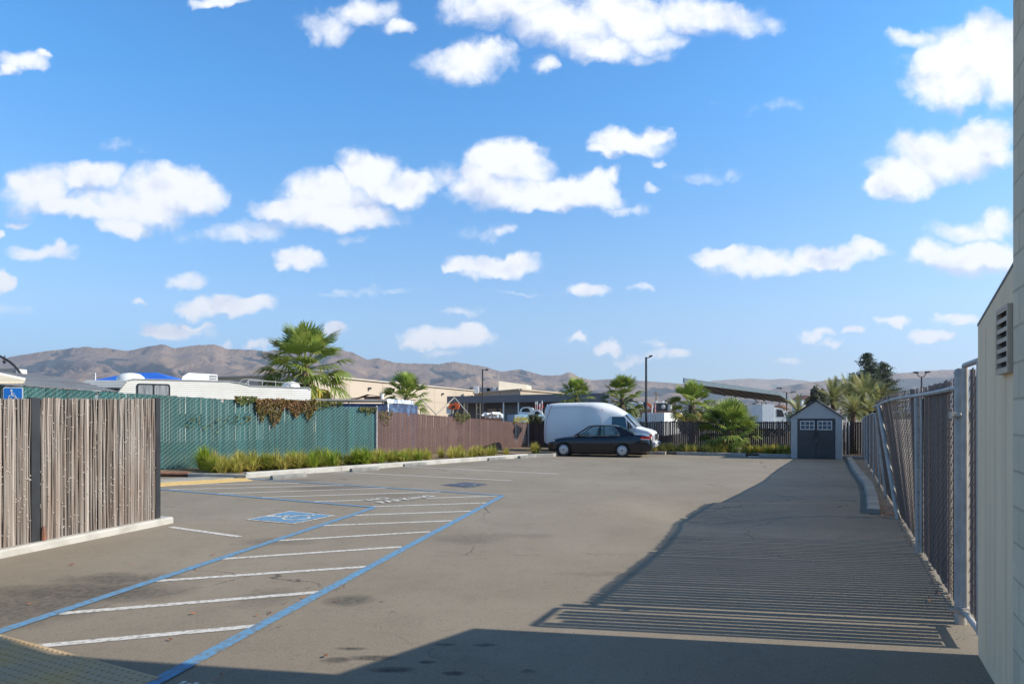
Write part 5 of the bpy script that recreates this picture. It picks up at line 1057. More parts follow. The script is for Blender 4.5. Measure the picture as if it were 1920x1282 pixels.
# ---- machinery in the yard
mc = thing('black_compressor', 'black wheeled compressor unit standing above the white skip', 'machine', V(P(1238, 0, 47).x, 47, 0))
z0_, z1_ = P(0, 771, 47).z, P(0, 755.5, 47).z
q = MB(); q.box((0, 0, (z0_ + z1_) / 2), (.82, .8, z1_ - z0_), None, .94); q.build('housing', MT['black'], mc)
q = MB(); q.box((0, 0, z1_ + .03), (.9, .85, .06)); q.lathe((-.3, -.1, z1_ + .05), [(.06, 0), (.06, .12), (.03, .14)], n=8); q.lathe((.2, -.1, z1_ + .05), [(.09, 0), (.02, .12)], n=8); q.build('cap', MT['white'], mc)
q = MB(); q.lathe((.12, -.41, z0_ + .35), [(.17, 0), (.15, .03), (.06, .05)], axis=(0, -1, 0), n=14); q.build('fan', MT['galv'], mc); q = MB(); q.box((0, 0, z0_ / 2), (.9, .8, z0_)); q.build('stand', MT['rust'], mc)
dr_ = thing('steel_drum', 'grey steel drum standing beside the black compressor', 'drum', V(P(1256, 0, 46).x, 46, P(0, 771, 46).z)); q = MB(); q.lathe((0, 0, 0), [(.15, 0), (.16, .02), (.15, .2), (.165, .22), (.15, .24), (.15, .46), (.16, .5)], n=16); autosmooth(q.build('drum', MT['galv'], dr_), 40); q = MB(); q.box((0, 0, -.55), (.5, .5, 1.1)); q.build('block', MT['rust'], dr_)
rp = thing('rust_racks', 'brown timber stack behind the white skip', 'timber', V(P(1222, 0, 50).x, 50, 0))
for k in range(7): q = MB(); q.box((-.0, 0, .3 + k * .32), (1.9 - .1 * (k % 3), .5, .26)); q.build('beam', MT['rust'], rp)
for k, (px_, t_, m_, lab) in enumerate(((1223, 758.5, 'white', 'plain white rod sticking up left of the black compressor'), (1229, 756, 'red', 'red and white striped rod beside the black compressor'))):
    p = P(px_, t_, 41); rd = thing('marker_rod', lab, 'rod', V(p.x, 41, 0)); q = MB(); q.tube([(-.1, 0, 0), (0, 0, p.z)], .035, 6); q.build('rod', MT['white'] if m_ == 'white' else mat('pink_rod', (.55, .18, .2), .6, (.6, .4, .4), 5, lo=.48, hi=.52), rd)
ex = thing('wheel_loader', 'dark loader cab with an orange bucket arm behind the tallest lamp pole', 'loader', V(P(1207, 0, 52).x, 52, 0)); zl = P(0, 764, 52).z
q = MB(); q.prism([(-.15, 0, zl - 1.0), (.35, 0, zl - 1.0), (.3, 0, zl + .4), (.05, 0, zl + .48), (-.15, 0, zl + .2)], (0, .9, 0)); q.build('cab', MT['black'], ex, fixn=True)
q = MB(); q.bar((.2, -.1, zl + .4), (.65, -.1, zl + .05), .2, .18); q.bar((.65, -.1, zl + .05), (.55, -.1, zl - .5), .16, .14); q.build('arm', orange, ex); q = MB(); q.box((.1, .3, (zl - 1) / 2 + .3), (1.4, 1, zl - 1.6)); q.build('chassis', MT['rust'], ex)
for x in (-.5, .6): q = MB(); q.lathe((x, -.3, .5), [(.4, 0), (.5, .05), (.5, .3), (.4, .33)], axis=(0, 1, 0), n=14); q.build('wheel', MT['rubber'], ex)
# ---- slanted carport roof
cp_ = thing('solar_carport', 'large slanted carport roof on steel columns beyond the back fence', 'carport')
c4 = [P(1282, 716.5, 60), P(1462, 740, 84), P(1489, 757, 99), P(1337, 738.5, 72)]
up3 = V(0, 0, .42)
q = MB(); q.prism(c4, up3 * .35); q.build('underside', mat('dusty_panel_underside', (.11, .10, .095), .7, (.085, .08, .075), .6), cp_, fixn=True)
q = MB(); q.prism([p + up3 * .36 for p in c4], up3 * .5); q.build('roof_panel', mat('blue_grey_panel', (.10, .14, .17), .35, (.08, .11, .14), .8), cp_, fixn=True)
q = MB(); q.bar(c4[0] + up3 * .4, c4[1] + up3 * .4, .12, .5); q.bar(c4[1] + up3 * .4, c4[2] + up3 * .4, .12, .5); q.build('edge_trim', mat('pale_blue_trim', (.11, .15, .18), .5, (.09, .125, .15), 1), cp_)
q = MB()
for k in range(1, 9): a_ = c4[0].lerp(c4[1], k / 9); b_ = c4[3].lerp(c4[2], k / 9); q.bar(a_ - V(0, 0, .04), b_ - V(0, 0, .04), .10, .08)
q.build('purlin', MT['dark'], cp_)
for (px_, py_, yy2) in ((1373, 742, 72), (1418, 750, 81), (1461, 756, 91)):
    p = P(px_, py_, yy2); q = MB(); q.box((p.x, p.y, p.z / 2), (.26, .26, p.z)); q.build('column', MT['galv'], cp_)
# ---- white trucks behind the back fence
for i, (x0, x1, y0, yy2, lab) in enumerate(((1399, 1413, 759, 60, 'small grey box truck at the left under the slanted carport'), (1427, 1449, 757.5, 55, 'large white box truck standing under the slanted carport'))):
    a_, b_ = P(x0, y0, yy2), P(x1, y0, yy2); bt = thing('box_truck', lab, 'truck', V((a_.x + b_.x) / 2, yy2, 0), 0, 'trucks parked under the carport'); w_ = b_.x - a_.x
    q = MB(); q.box((0, 1, (a_.z + .7) / 2), (w_, 2.6, a_.z - .7)); q.build('cargo_box', whm if i else MT['galv'], bt)
    q = MB(); q.prism([(w_ / 2 + .02, -.2, .6), (w_ / 2 + 1.15, -.2, .6), (w_ / 2 + 1.1, -.2, 1.7), (w_ / 2 + .8, -.2, 2.5), (w_ / 2 + .02, -.2, 2.6)], (0, 2.2, 0)); cb_ = q.build('cab', MT['white'], bt, fixn=True)
    q = MB(); q.prism([(w_ / 2 + .25, -.22, 1.75), (w_ / 2 + .95, -.22, 1.75), (w_ / 2 + .75, -.22, 2.35), (w_ / 2 + .25, -.22, 2.4)], (0, .03, 0)); q.build('window', MT['dark'], cb_, fixn=True)
    q = MB(); q.box((.2, .8, .5), (w_ + 1.6, 1.6, .3)); q.build('chassis', MT['black'], bt)
    for x in (-w_ / 2 + .4, w_ / 2 + .5): q = MB(); q.lathe((x, -.25, .4), [(.3, 0), (.4, .03), (.4, .22), (.3, .25)], axis=(0, 1, 0), n=14); q.build('wheel', MT['rubber'], bt)
hp = thing('rust_hopper', 'rust red and white hopper frame between the white truck and the shed', 'hopper', V(P(1463, 0, 57).x, 57, 0)); zz = P(0, 771, 57).z
q = MB(); q.lathe((0, 0, zz), [(.30, 0), (.52, .35), (.50, .50), (.3, .58)], n=10); q.build('heap', MT['rust'], hp); q = MB(); q.box((0, 0, zz - .05), (1.0, .8, .12)); [q.box((x, y, zz / 2), (.09, .09, zz)) for x in (-.45, .45) for y in (-.35, .35)]; q.build('frame', MT['white'], hp)
tkr = thing('parked_pickup', 'dark grey pickup half seen between the hopper and the shed', 'truck', V(P(1478, 0, 56).x, 56, 0))
q = MB(); q.prism([(-1.2, 0, .5), (1.6, 0, .5), (1.6, 0, 1.25), (.9, 0, 1.3), (.5, 0, 1.95), (-.4, 0, 1.95), (-.8, 0, 1.3), (-1.2, 0, 1.25)], (0, 1.8, 0)); q.build('body', mat('dark_grey_paint', (.05, .055, .06), .3, (.06, .065, .07), 2, coat=.6), tkr, fixn=True)
q = MB(); q.prism([(-.62, -.01, 1.32), (.68, -.01, 1.32), (.44, -.01, 1.86), (-.36, -.01, 1.86)], (0, .02, 0)); q.build('window', vglass, tkr, fixn=True)
for x in (-.7, 1.1): q = MB(); q.lathe((x, -.02, .38), [(.28, 0), (.38, .03), (.38, .2), (.3, .22)], axis=(0, 1, 0), n=14); q.build('wheel', MT['rubber'], tkr)
# ---- hillside houses far right of the carport
for i, (px_, py_, w_, m_, rm, lab) in enumerate(((1506, 749, 11, MT['white'], 'rust', 'white hillside house with a red roof right of the carport roof'), (1521, 752, 9, MT['white'], 'dark', 'smaller white house below the red-roofed one, near the shed roof'))):
    yy2 = 210; c_ = P(px_, py_, yy2); hz_ = c_.z; ho = thing('house', lab, 'house', V(c_.x, yy2, 0), math.radians(12), 'houses beyond the yard')
    q = MB(); q.box((0, 0, hz_ / 2), (w_ * .45, 5, hz_)); q.build('wall', m_, ho)
    q = MB(); q.prism([(-w_ * .26, -2.8, hz_), (w_ * .26, -2.8, hz_), (0, -2.8, hz_ + 1.4)], (0, 5.6, 0)); q.build('roof', MT['rust'] if rm == 'rust' else MT['dark'], ho, fixn=True)
    q = MB(); q.box((-1, -2.52, hz_ - 1.3), (1, .05, 1)); q.box((1, -2.52, hz_ - 1.3), (1, .05, 1)); q.build('window', MT['dark'], ho)
# ---- steel arch behind the shed roof
ah = thing('hoop_pipe', 'pale steel hoop curving over the left slope of the shed roof', 'pipe', V(P(1532, 0, 34).x, 34, 0)); q = MB(); zc = P(0, 772, 34).z
q.tube([(.62 * math.cos(math.pi * k / 16), 0, zc + .60 * math.sin(math.pi * k / 16)) for k in range(17)], .035, 6); q.tube([(.62, 0, 0), (.62, 0, zc)], .035, 6); q.tube([(-.62, 0, 0), (-.62, 0, zc)], .035, 6); q.build('hoop', MT['galv'], ah)
# ================================================================ PLANTS
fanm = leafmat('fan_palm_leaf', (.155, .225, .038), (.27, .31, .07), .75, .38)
fany = leafmat('yellowing_palm_leaf', (.50, .40, .08), (.36, .30, .07), .4, .3)
deadm = leafmat('dead_palm_leaf', (.30, .20, .11), (.16, .10, .06), .4, .15, .8)
datem = leafmat('date_palm_leaf', (.17, .21, .08), (.34, .31, .12), .55, .42)
barkm = mat('palm_bark', (.17, .11, .075), .9, (.07, .045, .035), 9, 7, bump=.8, bscale=25)
def fan_leaf(q, base, d, L, r, nb=20, droop=.25, spread=128, roll=0.):
    d = d.normalized(); hub = base + d * L + V(0, 0, -droop * L * .12)
    side = d.cross(V(0, 0, 1)); side = side.normalized() if side.length > 1e-3 else V(1, 0, 0); nn_ = side.cross(d).normalized()
    if roll: R_ = Matrix.Rotation(roll, 3, d); side, nn_ = R_ @ side, R_ @ nn_
    q.tube([base, base.lerp(hub, .5) + V(0, 0, .02), hub], .011 * (1 + r), 4, cap=False)
    for k in range(nb):
        a_ = math.radians(-spread / 2 + spread * k / (nb - 1) + random.uniform(-2, 2)); u = (d * math.cos(a_) + side * math.sin(a_)); ln = r * (1 - .22 * abs(a_) / 1.4) * random.uniform(.88, 1.05)
        fold = nn_ * (.03 * r if k % 2 else -.03 * r); w_ = r * math.radians(spread) / nb * .82; tz = V(0, 0, -droop * ln * random.uniform(.2, 1.0)); c_ = u.cross(nn_).normalized()
        p1_ = hub + u * ln * .55 + fold + nn_ * .05 * r; p2 = hub + u * ln * .8 + fold + tz * .35; p3 = hub + u * ln * (1 - .1 * droop) + tz
        b0 = hub + u * .03; vs = [b0 - c_ * w_ * .08, b0 + c_ * w_ * .08, p1_ - c_ * w_ * .5, p1_ + c_ * w_ * .5, p2 - c_ * w_ * .26, p2 + c_ * w_ * .26, p3]
        q.add(vs, [(0, 1, 3, 2), (2, 3, 5, 4), (4, 5, 6)])
def fan_palm(px_, py_c, y_, R, n, label, trunk_r=.2, skirt=8, yellow=6, seed=1, ground=0.0, cat='palm', low=-35, hi=85, nb=20, group='fan palms around the lot', stretch=1.0):
    random.seed(seed); c_ = P(px_, py_c, y_); o = thing('fan_palm', label, 'palm tree', V(c_.x, y_, ground), random.uniform(0, 6), group); h = c_.z - ground
    q = MB(); zs = [k / 8 for k in range(9)]; q.lathe((0, 0, 0), [(trunk_r * (1.25 - .25 * z_) * random.uniform(.92, 1.08), h * z_) for z_ in zs] + [(trunk_r * .8, h + .12)], n=12); q.build('trunk', barkm, o)
    q = MB(); top = V(0, 0, h)
    for k in range(n):
        el = math.radians(low + (hi - low) * ((k + .5) / n) ** .9 + random.uniform(-6, 6)); az_ = k * 2.39996 + random.uniform(-.25, .25); d = V(math.cos(az_) * math.cos(el), math.sin(az_) * math.cos(el), math.sin(el) * stretch)
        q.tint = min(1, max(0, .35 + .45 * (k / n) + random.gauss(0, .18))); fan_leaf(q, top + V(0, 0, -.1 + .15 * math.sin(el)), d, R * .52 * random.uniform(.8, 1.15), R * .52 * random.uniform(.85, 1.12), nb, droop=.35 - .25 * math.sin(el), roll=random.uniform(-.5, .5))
    q.build('crown', fanm, o)
    if yellow:
        q = MB()
        for k in range(yellow):
            el = math.radians(low - 5 + random.uniform(-14, 14)); az_ = random.uniform(0, 6.28); q.tint = random.random(); d = V(math.cos(az_) * math.cos(el), math.sin(az_) * math.cos(el), math.sin(el)); fan_leaf(q, top - V(0, 0, .15), d, R * .42, R * .5, nb, droop=.7, roll=random.uniform(-.6, .6))
        q.build('old_fronds', fany, o)
    if skirt:
        q = MB()
        for k in range(skirt):
            el = math.radians(-68 + random.uniform(-12, 14)); az_ = random.uniform(0, 6.28); q.tint = random.random(); d = V(math.cos(az_) * math.cos(el), math.sin(az_) * math.cos(el), math.sin(el)); fan_leaf(q, top - V(0, 0, .25), d, R * .35, R * .42, 14, droop=.8, spread=110, roll=random.uniform(-1, 1))
        q.build('dead_fronds', deadm, o)
    return o
fan_palm(572, 690, 33, 2.75, 46, 'tallest fan palm, rising behind the white motorhome', .26, 14, 18, 11, low=-50, nb=22, stretch=.82)
fan_palm(762, 748, 40, 1.80, 40, 'low fan palm in front of the beige warehouse', .16, 4, 0, 12, low=-38)
fan_palm(1081, 746, 37, 1.30, 30, 'fan palm showing above the middle of the white van roof', .13, 3, 3, 13, low=-40)
fan_palm(1166, 748, 35.5, 1.48, 36, 'fan palm with dry hanging fronds above the front of the white van', .14, 12, 8, 14, low=-42)
fan_palm(1297, 762, 33, 1.48, 34, 'fan palm with a dead brown skirt behind the dark fence', .16, 24, 8, 15, low=-30)
fan_palm(1366, 812, 28.6, 1.62, 60, 'bushy fan palm growing in the kerbside bed in front of the dark fence', .17, 6, 14, 16, ground=.08, low=-34, hi=86, nb=20, stretch=1.0)
def feather_palm(px_, py_c, y_, R, n, label, seed, group='feather palms behind the shed'):
    random.seed(seed); c_ = P(px_, py_c, y_); o = thing('feather_palm', label, 'palm tree', V(c_.x, y_, 0), random.uniform(0, 6), group); h = c_.z
    q = MB(); q.lathe((0, 0, 0), [(.13, 0), (.10, h * .5), (.12, h), (.06, h + .1)], n=10); q.build('trunk', barkm, o)
    q = MB()
    for k in range(n):
        el = math.radians(-22 + 108 * ((k + .5) / n) ** .85); az_ = k * 2.39996 + random.uniform(-.3, .3); q.tint = min(1, max(0, random.gauss(.5, .3))); L = R * random.uniform(.85, 1.1)
        h0 = V(math.cos(az_), math.sin(az_), 0); prev = V(0, 0, h); d = h0 * math.cos(el) + V(0, 0, math.sin(el)); pts = [prev]; m_ = 12
        for j in range(m_): d = (d + V(0, 0, -1) * (.045 + .10 * j / m_ * (1.1 - math.sin(el)))).normalized(); prev = prev + d * L / m_; pts.append(prev)
        q.tube(pts, .016, 4, r2=.005, cap=False)
        for j in range(2, m_ * 3):
            s_ = j / (m_ * 3) * m_; i0 = int(s_); a_ = pts[i0].lerp(pts[min(m_, i0 + 1)], s_ - i0); dd = (pts[min(m_, i0 + 1)] - pts[max(0, i0 - 1)]).normalized(); side = dd.cross(V(0, 0, 1)); side = side.normalized() if side.length > .01 else h0.cross(V(0, 0, 1)); ll = R * .24 * math.sin(math.pi * (.15 + .8 * j / (m_ * 3)))
            for sg in (-1, 1): e_ = (side * sg * .75 + dd * .6 + V(0, 0, random.uniform(-.1, .35))).normalized(); w_ = dd * .022; q.add([a_ - w_, a_ + w_, a_ + e_ * ll], [(0, 1, 2)])
    q.build('crown', datem, o); return o
for i, (px_, py_, y_, R, n, lab) in enumerate(((1562, 752, 34, 1.4, 30, 'feather palm with yellow arching fronds just right of the shed peak'), (1594, 750, 37, 1.7, 32, 'feather palm between the shed peak and the dark conifer trunk'), (1622, 750, 35, 1.75, 32, 'tallest feather palm with one upright spear frond below the conifer'),
    (1650, 758, 36, 1.4, 28, 'feather palm at the right end of the row, arching over the fence'), (1600, 772, 31.5, 1.1, 24, 'low dark feather palm directly behind the shed eave'), (1634, 774, 33, 1.1, 24, 'low feather palm behind the far end of the right-hand fence'))):
    feather_palm(px_, py_, y_, R, n, lab, 40 + i)
feather_palm(1496, 775, 40, 1.3, 14, 'small pale palm peeping out left of the shed roof', 55)
# ---- conifer
needle = leafmat('conifer_needles', (.06, .085, .05), (.10, .12, .07), .5, .2, .7)
def conifer(px_, top, y_, wpx, label, seed):
    random.seed(seed); t_ = P(px_, top, y_); o = thing('conifer', label, 'tree', V(t_.x, y_, 0), 0, 'conifers beyond the fence'); h = t_.z; w_ = wpx / F * y_ / 2
    q = MB(); q.tube([(0, 0, 0), (.05, 0, h * .5), (0, 0, h * .97)], .28, 8, r2=.03); q.build('trunk', barkm, o); q = MB()
    for k in range(210):
        f_ = (k / 210) ** .9; z_ = h * (.20 + .79 * f_); rad = w_ * (1 - f_) ** .62 * random.uniform(.55, 1.12) + .1; az_ = random.uniform(0, 6.283); d = V(math.cos(az_), math.sin(az_), random.uniform(.0, .30)); p0_ = V(0, 0, z_); q.tint = min(1, max(0, random.gauss(.5, .25))); q.bar(p0_, p0_ + d * rad, .03, .03)
        for j in range(int(14 + rad * 26)):
            s_ = random.uniform(.2, 1.05); c_ = p0_ + d * rad * s_ + V(*(random.gauss(0, .13 + .05 * rad) for _ in range(2)), random.gauss(.05, .07)); n_ = V(random.gauss(0, 1), random.gauss(0, 1), random.gauss(0, 1)).normalized(); a_ = n_.orthogonal().normalized(); b_ = n_.cross(a_); r_ = random.uniform(.07, .17)
            q.add([c_ + a_ * r_, c_ + b_ * r_ * .35, c_ - a_ * r_ * .9, c_ - b_ * r_ * .35], [(0, 1, 2, 3)])
    q.build('crown', needle, o)
conifer(1626, 662, 74, 96, 'tallest dark conifer standing above the feather palms', 71)
conifer(1655, 679, 78, 90, 'lower broader conifer crowding the tall one on its right side', 72)
# ---- broadleaf bushes
def bush(name, px_, base_py, top_py, y_, wpx, m, label, seed, n=2600, cat='bush', leaf=.05, group=None, z0=0.):
    random.seed(seed); t_ = P(px_, top_py, y_); zb_ = z0 if base_py is None else P(px_, base_py, y_).z; o = thing(name, label, cat, V(t_.x, y_, z0), 0, group); h = t_.z - zb_; w_ = wpx / F * y_ / 2
    q = MB()
    for k in range(5): a_ = random.uniform(0, 6.28); q.tube([(0, 0, 0), (math.cos(a_) * w_ * .2, math.sin(a_) * w_ * .2, (zb_ - z0) + h * .4), (math.cos(a_) * w_ * .5, math.sin(a_) * w_ * .5, (zb_ - z0) + h * .75)], max(.02, w_ * .04), 5, r2=.01)
    if name != 'creeper_clump': q.build('trunk', barkm, o)
    q = MB(); cl = [(random.uniform(-.65, .65), random.uniform(-.65, .65), random.uniform(.2, .85), random.uniform(.22, .42)) for _ in range(14)]
    for k in range(n):
        cx_, cy_, cz_, cr = random.choice(cl); u = V(random.gauss(0, 1), random.gauss(0, 1), random.gauss(0, 1)).normalized() * cr * random.uniform(.5, 1.05)
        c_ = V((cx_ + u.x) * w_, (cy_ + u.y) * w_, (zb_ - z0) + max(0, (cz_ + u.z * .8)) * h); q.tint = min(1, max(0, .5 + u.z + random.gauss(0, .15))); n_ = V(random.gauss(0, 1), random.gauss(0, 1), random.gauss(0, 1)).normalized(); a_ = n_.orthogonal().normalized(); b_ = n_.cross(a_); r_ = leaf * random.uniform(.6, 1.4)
        q.add([c_ + a_ * r_, c_ + b_ * r_ * .5, c_ - a_ * r_, c_ - b_ * r_ * .5], [(0, 1, 2, 3)])
    q.build('crown', m, o); return o
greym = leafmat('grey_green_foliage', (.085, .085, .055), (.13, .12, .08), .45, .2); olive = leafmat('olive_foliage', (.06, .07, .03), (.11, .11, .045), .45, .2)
bush('round_tree', 1533, 765, 727, 82, 34, greym, 'grey-green round tree above the left slope of the shed roof', 81, 2600, 'tree', .16)
bush('round_tree', 1517, 762, 744, 86, 18, greym, 'low dark tree left of the grey-green round tree', 86, 1200, 'tree', .14)
bush('shrub', 1595, None, 829, 27.2, 25, leafmat('shrub_leaf', (.05, .085, .02), (.09, .12, .03), .4, .3), 'small dark green shrub in the gap right of the shed', 82, 2200, 'shrub', .03, None, .05)
bush('creeper_clump', 1006, 795, 777, 32.5, 34, olive, 'dark green creeper clump on the dark fence behind the white van', 83, 1500, 'creeper', .04)
for i, (px_, py_, w_, y_) in enumerate(((1185, 745, 30, 150), (1330, 752, 60, 160), (1255, 752, 30, 150), (1045, 737, 40, 170), (1420, 752, 50, 170))):
    bush('far_tree', px_, 790, py_, y_, w_, greym, ['far scrubby tree between the fourth palm and the utility pole', 'far wide tree behind the palm with the dead skirt', 'far small tree right of the utility pole', 'far olive tree left of the van-top palms', 'far tree under the slanted carport roof'][i], 90 + i, 900, 'tree', .32, 'scattered trees at the foot of the hills')
# ---- far tree line
random.seed(5); q = MB()
for k in range(9000):
    Y_ = random.uniform(380, 900); px_ = random.uniform(-200, 2100); X_ = (px_ - CX) / F * Y_; hgt = (3 + 6 * abs(noise.noise(V(X_ / 60, Y_ / 60, 3)))) * random.uniform(.1, 1); q.tint = random.random(); r_ = random.uniform(.9, 2.6)
    n_ = V(random.gauss(0, 1), random.gauss(0, 1), random.gauss(0, 1)).normalized(); a_ = n_.orthogonal().normalized(); b_ = n_.cross(a_); c_ = V(X_, Y_, hgt)
    q.add([c_ + a_ * r_, c_ + b_ * r_ * .7, c_ - a_ * r_, c_ - b_ * r_ * .7], [(0, 1, 2, 3)])
o = q.build('treeline', greym); o['kind'] = 'stuff'
# ---- ornamental grass
grassm = leafmat('dry_ornamental_grass', (.50, .42, .11), (.36, .36, .06), .55, .4, .7)
grassg = leafmat('green_ornamental_grass', (.34, .42, .04), (.20, .27, .03), .5, .4, .7)
def tuft(q, c_, r, h, n, seed=None):
    for k in range(n):
        a_ = random.uniform(0, 6.283); lean = abs(random.gauss(0, .85)); d = V(math.cos(a_), math.sin(a_), 0); b0 = c_ + d * random.uniform(0, r * .25); L = h * random.uniform(.55, 1.1); w_ = random.uniform(.006, .011); s_ = V(-d.y, d.x, 0) * w_
        m1 = b0 + d * L * min(.6, lean * .32) + V(0, 0, L * max(.3, .62 - .12 * lean)); t_ = b0 + d * L * min(1.15, lean * .8) + V(0, 0, max(.04, L * (1 - .42 * lean ** 1.2))); q.tint = min(1, max(0, random.gauss(.5, .28)))
        q.add([b0 - s_, b0 + s_, m1 + s_ * .8, m1 - s_ * .8, t_], [(0, 1, 2, 3), (3, 2, 4)])
random.seed(21)
for i, (px_, py_, r, h, n, lab) in enumerate(((384, 886, .5, .82, 620, 'first upright green grass clump beside the low kerb by the green fence'), (450, 884, .5, .66, 520, 'second grass clump, yellower, just left of the white kerb start'))):
    p = G(px_, py_); q = MB(); tuft(q, V(0, 0, 0), r, h, n); o = q.build('grass_clump', grassg if i == 0 else grassm); o.location = V(p.x, p.y, .09); tag(o, lab, 'grass clump', 'ornamental grass clumps in the kerbside bed')
p = kB + V(.35, 1.3, 0); q = MB(); tuft(q, V(0, 0, 0), .5, .55, 420); o = q.build('grass_clump', grassm); o.location = (p.x, p.y, .09); tag(o, 'lone yellow grass clump at the tail of the white van', 'grass clump', 'ornamental grass clumps in the kerbside bed')
q = MB(); q2 = MB(); Lk = (kB - kA).length; s_ = -.3
while s_ < Lk - .2:
    fl = s_ / Lk
    for _ in range(6 if fl < .55 else 4):
        off = random.uniform(.45, 2.0); c_ = kA + dk * (s_ + random.uniform(-.3, .3)) + nk * off; c_.z = .09; h = random.uniform(.36, .64) * (1.12 if fl < .4 else .95); tuft(q2 if random.random() < .32 and fl < .6 else q, c_, .4, h, 170 if fl < .5 else 110)
    s_ += random.uniform(.42, .62) * (1 if fl < .6 else 1.25)
for k in range(16): c_ = kA + dk * random.uniform(1, Lk) + nk * random.uniform(2.0, 4.2); c_.z = .09; tuft(q, c_, .4, random.uniform(.25, .45), 90)
o = q.build('ornamental_grass', grassm); o['kind'] = 'stuff'; o = q2.build('green_grass', grassg); o['kind'] = 'stuff'
q = MB(); fk0, fk1 = G(1247, 852.2), farR; dfk = (fk1 - fk0).normalized(); nfk = V(-dfk.y, dfk.x, 0); Lf = (fk1 - fk0).length
for k in range(150): c_ = fk0 + dfk * random.uniform(-2.5, Lf + .2) + nfk * random.uniform(.35, 1.9); c_.z = .09; tuft(q, c_, .35, random.uniform(.30, .52), 85)
o = q.build('back_grass', grassm); o['kind'] = 'stuff'
# ---- vines hanging over the green fence
vinem = leafmat('autumn_vine_leaf', (.20, .10, .04), (.12, .11, .025), .6, .25, .7); vineg = leafmat('green_vine_leaf', (.10, .14, .03), (.16, .13, .03), .5, .25, .7)
def vine(px0, px1, top, bots, m, label, n, seed, line=LN):
    random.seed(seed); o = None; q = MB(); st_ = MB(); o = thing('hanging_vine', label, 'vine', (0, 0, 0), 0, 'vines over the slatted fences')
    for k in range(n):
        px_ = random.uniform(px0, px1); f_ = (px_ - px0) / (px1 - px0); j = min(len(bots) - 2, int(f_ * (len(bots) - 1))); fr2 = f_ * (len(bots) - 1) - j; bot = bots[j] * (1 - fr2) + bots[j + 1] * fr2; py_ = top + (bot - top) * random.random() ** 1.3 + random.gauss(0, 1.2)
        t_ = (px_ - CX) / F; Y_ = line(0).y if False else None
        if line is LN: Y_ = 29.16 / (.982 - t_)
        else: a_, b_ = BR0, BR1; kk = (t_ * a_.y - a_.x) / ((b_.x - a_.x) - t_ * (b_.y - a_.y)); Y_ = a_.y + (b_.y - a_.y) * kk
        c_ = P(px_, py_, Y_) + nL * random.uniform(.02, .12); n_ = (V(random.gauss(0, .6), random.gauss(0, .6), random.gauss(0, .6)) + nL).normalized(); a_ = n_.orthogonal().normalized(); b_ = n_.cross(a_); r_ = random.uniform(.022, .05); q.tint = random.random()
        q.add([c_ + a_ * r_, c_ + b_ * r_ * .7, c_ - a_ * r_, c_ - b_ * r_ * .7], [(0, 1, 2, 3)])
        if k % 60 == 0: p0_ = P(px_, top, Y_) + nL * .06; st_.tube([p0_, p0_.lerp(c_, .5) + V(random.uniform(-.05, .05), 0, 0), c_], .008, 4)
    q.build('foliage', m, o); st_.build('stem', MT['wood'], o)
vine(440, 480, 744, [752, 760, 756, 750], vineg, 'sparse green vine along the top of the green fence', 260, 31)
vine(478, 532, 749, [765, 790, 772, 800, 792, 760], vinem, 'largest rust-brown vine clump draped over the green fence', 1500, 32)
vine(530, 590, 751, [758, 770, 782, 772, 790, 765], vinem, 'second rust-brown vine clump ending below the motorhome tail', 1300, 33)
vine(590, 640, 755, [770, 764, 760, 758], vineg, 'thin green vine trailing near the right end of the green fence', 240, 34)
vine(672, 706, 764, [768, 776, 772], vineg, 'small yellow-green vine at the fence junction post', 160, 35)
vine(850, 880, 776, [786, 792, 784], vineg, 'small green vine over the middle of the brown fence', 260, 36, line=0)
vine(712, 735, 770, [790, 800, 780], vineg, 'faint vine at the left end of the brown fence', 90, 37, line=0)
vine(962, 992, 783, [793, 790, 792], grassm, 'yellow vine capping the pale end of the brown fence', 420, 38, line=0)
vine(345, 470, 780, [800, 810, 790], vineg, 'few stray vine leaves on the left part of the green fence', 60, 39)
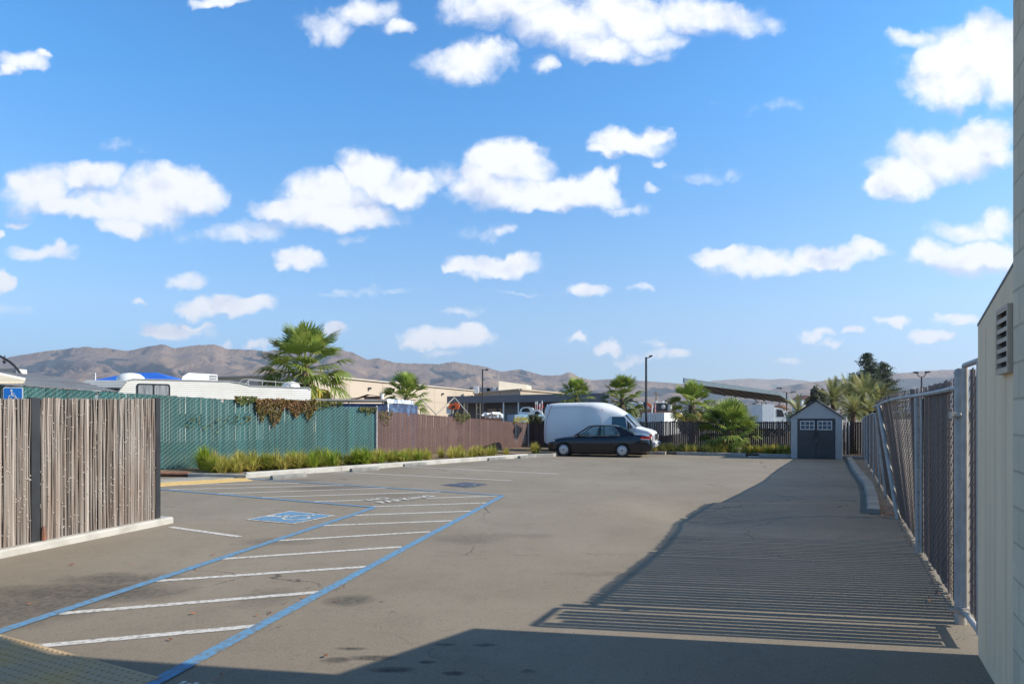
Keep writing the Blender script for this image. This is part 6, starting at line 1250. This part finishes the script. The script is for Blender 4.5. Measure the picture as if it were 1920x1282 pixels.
# ---- fallen leaves and grit
random.seed(9); leafl = leafmat('fallen_leaf', (.42, .17, .09), (.25, .10, .05), .5, .1, .8); q = MB()
def litter(c_, r_):
    a_ = random.uniform(0, 6.28); u = V(math.cos(a_), math.sin(a_), random.uniform(-.3, .3)) * r_; w_ = V(-math.sin(a_), math.cos(a_), random.uniform(-.2, .4)) * r_ * .5; q.tint = random.random(); c_ = c_ + V(0, 0, .012 + r_ * .2)
    q.add([c_ + u, c_ + w_, c_ - u * .8, c_ - w_], [(0, 1, 2, 3)])
for (px_, py_) in ((580,1103),(569,1122),(560,1129),(508,1148),(507,1151),(527,1175),(630,1128),(400,1041),(482,1155),(536,1132),(735,1149),(720,1128),(610,1232),(245,1058),(135,1060),(55,1134),(362,1152),(320,1201),(415,1269),(400,1278),(470,1100),(700,990),(650,960),(455,1003),(358,1040),(360,955)): litter(G(px_, py_), random.uniform(.018, .032))
for k in range(150): p = onR(random.uniform(5.2, 24)) + nR * abs(random.gauss(0, .10)); litter(V(p.x, p.y, 0), random.uniform(.015, .03))
for k in range(60): p = onR(random.uniform(10.2, 11.6)) + nR * random.uniform(0, .3); litter(V(p.x, p.y, 0), random.uniform(.02, .035))
for k in range(70): litter(V(random.uniform(-5, 6), random.uniform(4.2, 20), 0), random.uniform(.006, .014))
o = q.build('fallen_leaves', leafl); o['kind'] = 'stuff'
q = MB(); random.seed(3)
for k in range(1500):
    p = V(random.uniform(-4.5, 4), random.uniform(3.6, 11), 0) if k % 3 else onR(random.uniform(4.6, 12)) + nR * random.gauss(.05, .12); r_ = random.uniform(.0012, .0038); q.box((p.x, p.y, dip(p.x, p.y) + r_ * .7), (r_ * 2, r_ * 1.6, r_ * 1.5), Matrix.Rotation(random.random() * 3, 3, 'Z'), .6)
o = q.build('grit', mat('asphalt_grit', (.26, .24, .21), .9, (.16, .15, .13), 9)); o['kind'] = 'stuff'
# ================================================================ HAZE
hm_ = bpy.data.materials.new('haze'); hm_.use_nodes = True; t = hm_.node_tree; t.nodes.remove(t.nodes['Principled BSDF'])
pv = N(t, 'ShaderNodeVolumePrincipled'); pv.inputs['Color'].default_value = (.80, .86, 1.0, 1); pv.inputs['Density'].default_value = 1.1e-4; pv.inputs['Anisotropy'].default_value = .2
t.links.new(pv.outputs[0], t.nodes['Material Output'].inputs['Volume'])
q = MB(); q.box((0, 0, 395), (19000, 19000, 810)); o = q.build('haze', hm_); o['kind'] = 'stuff'
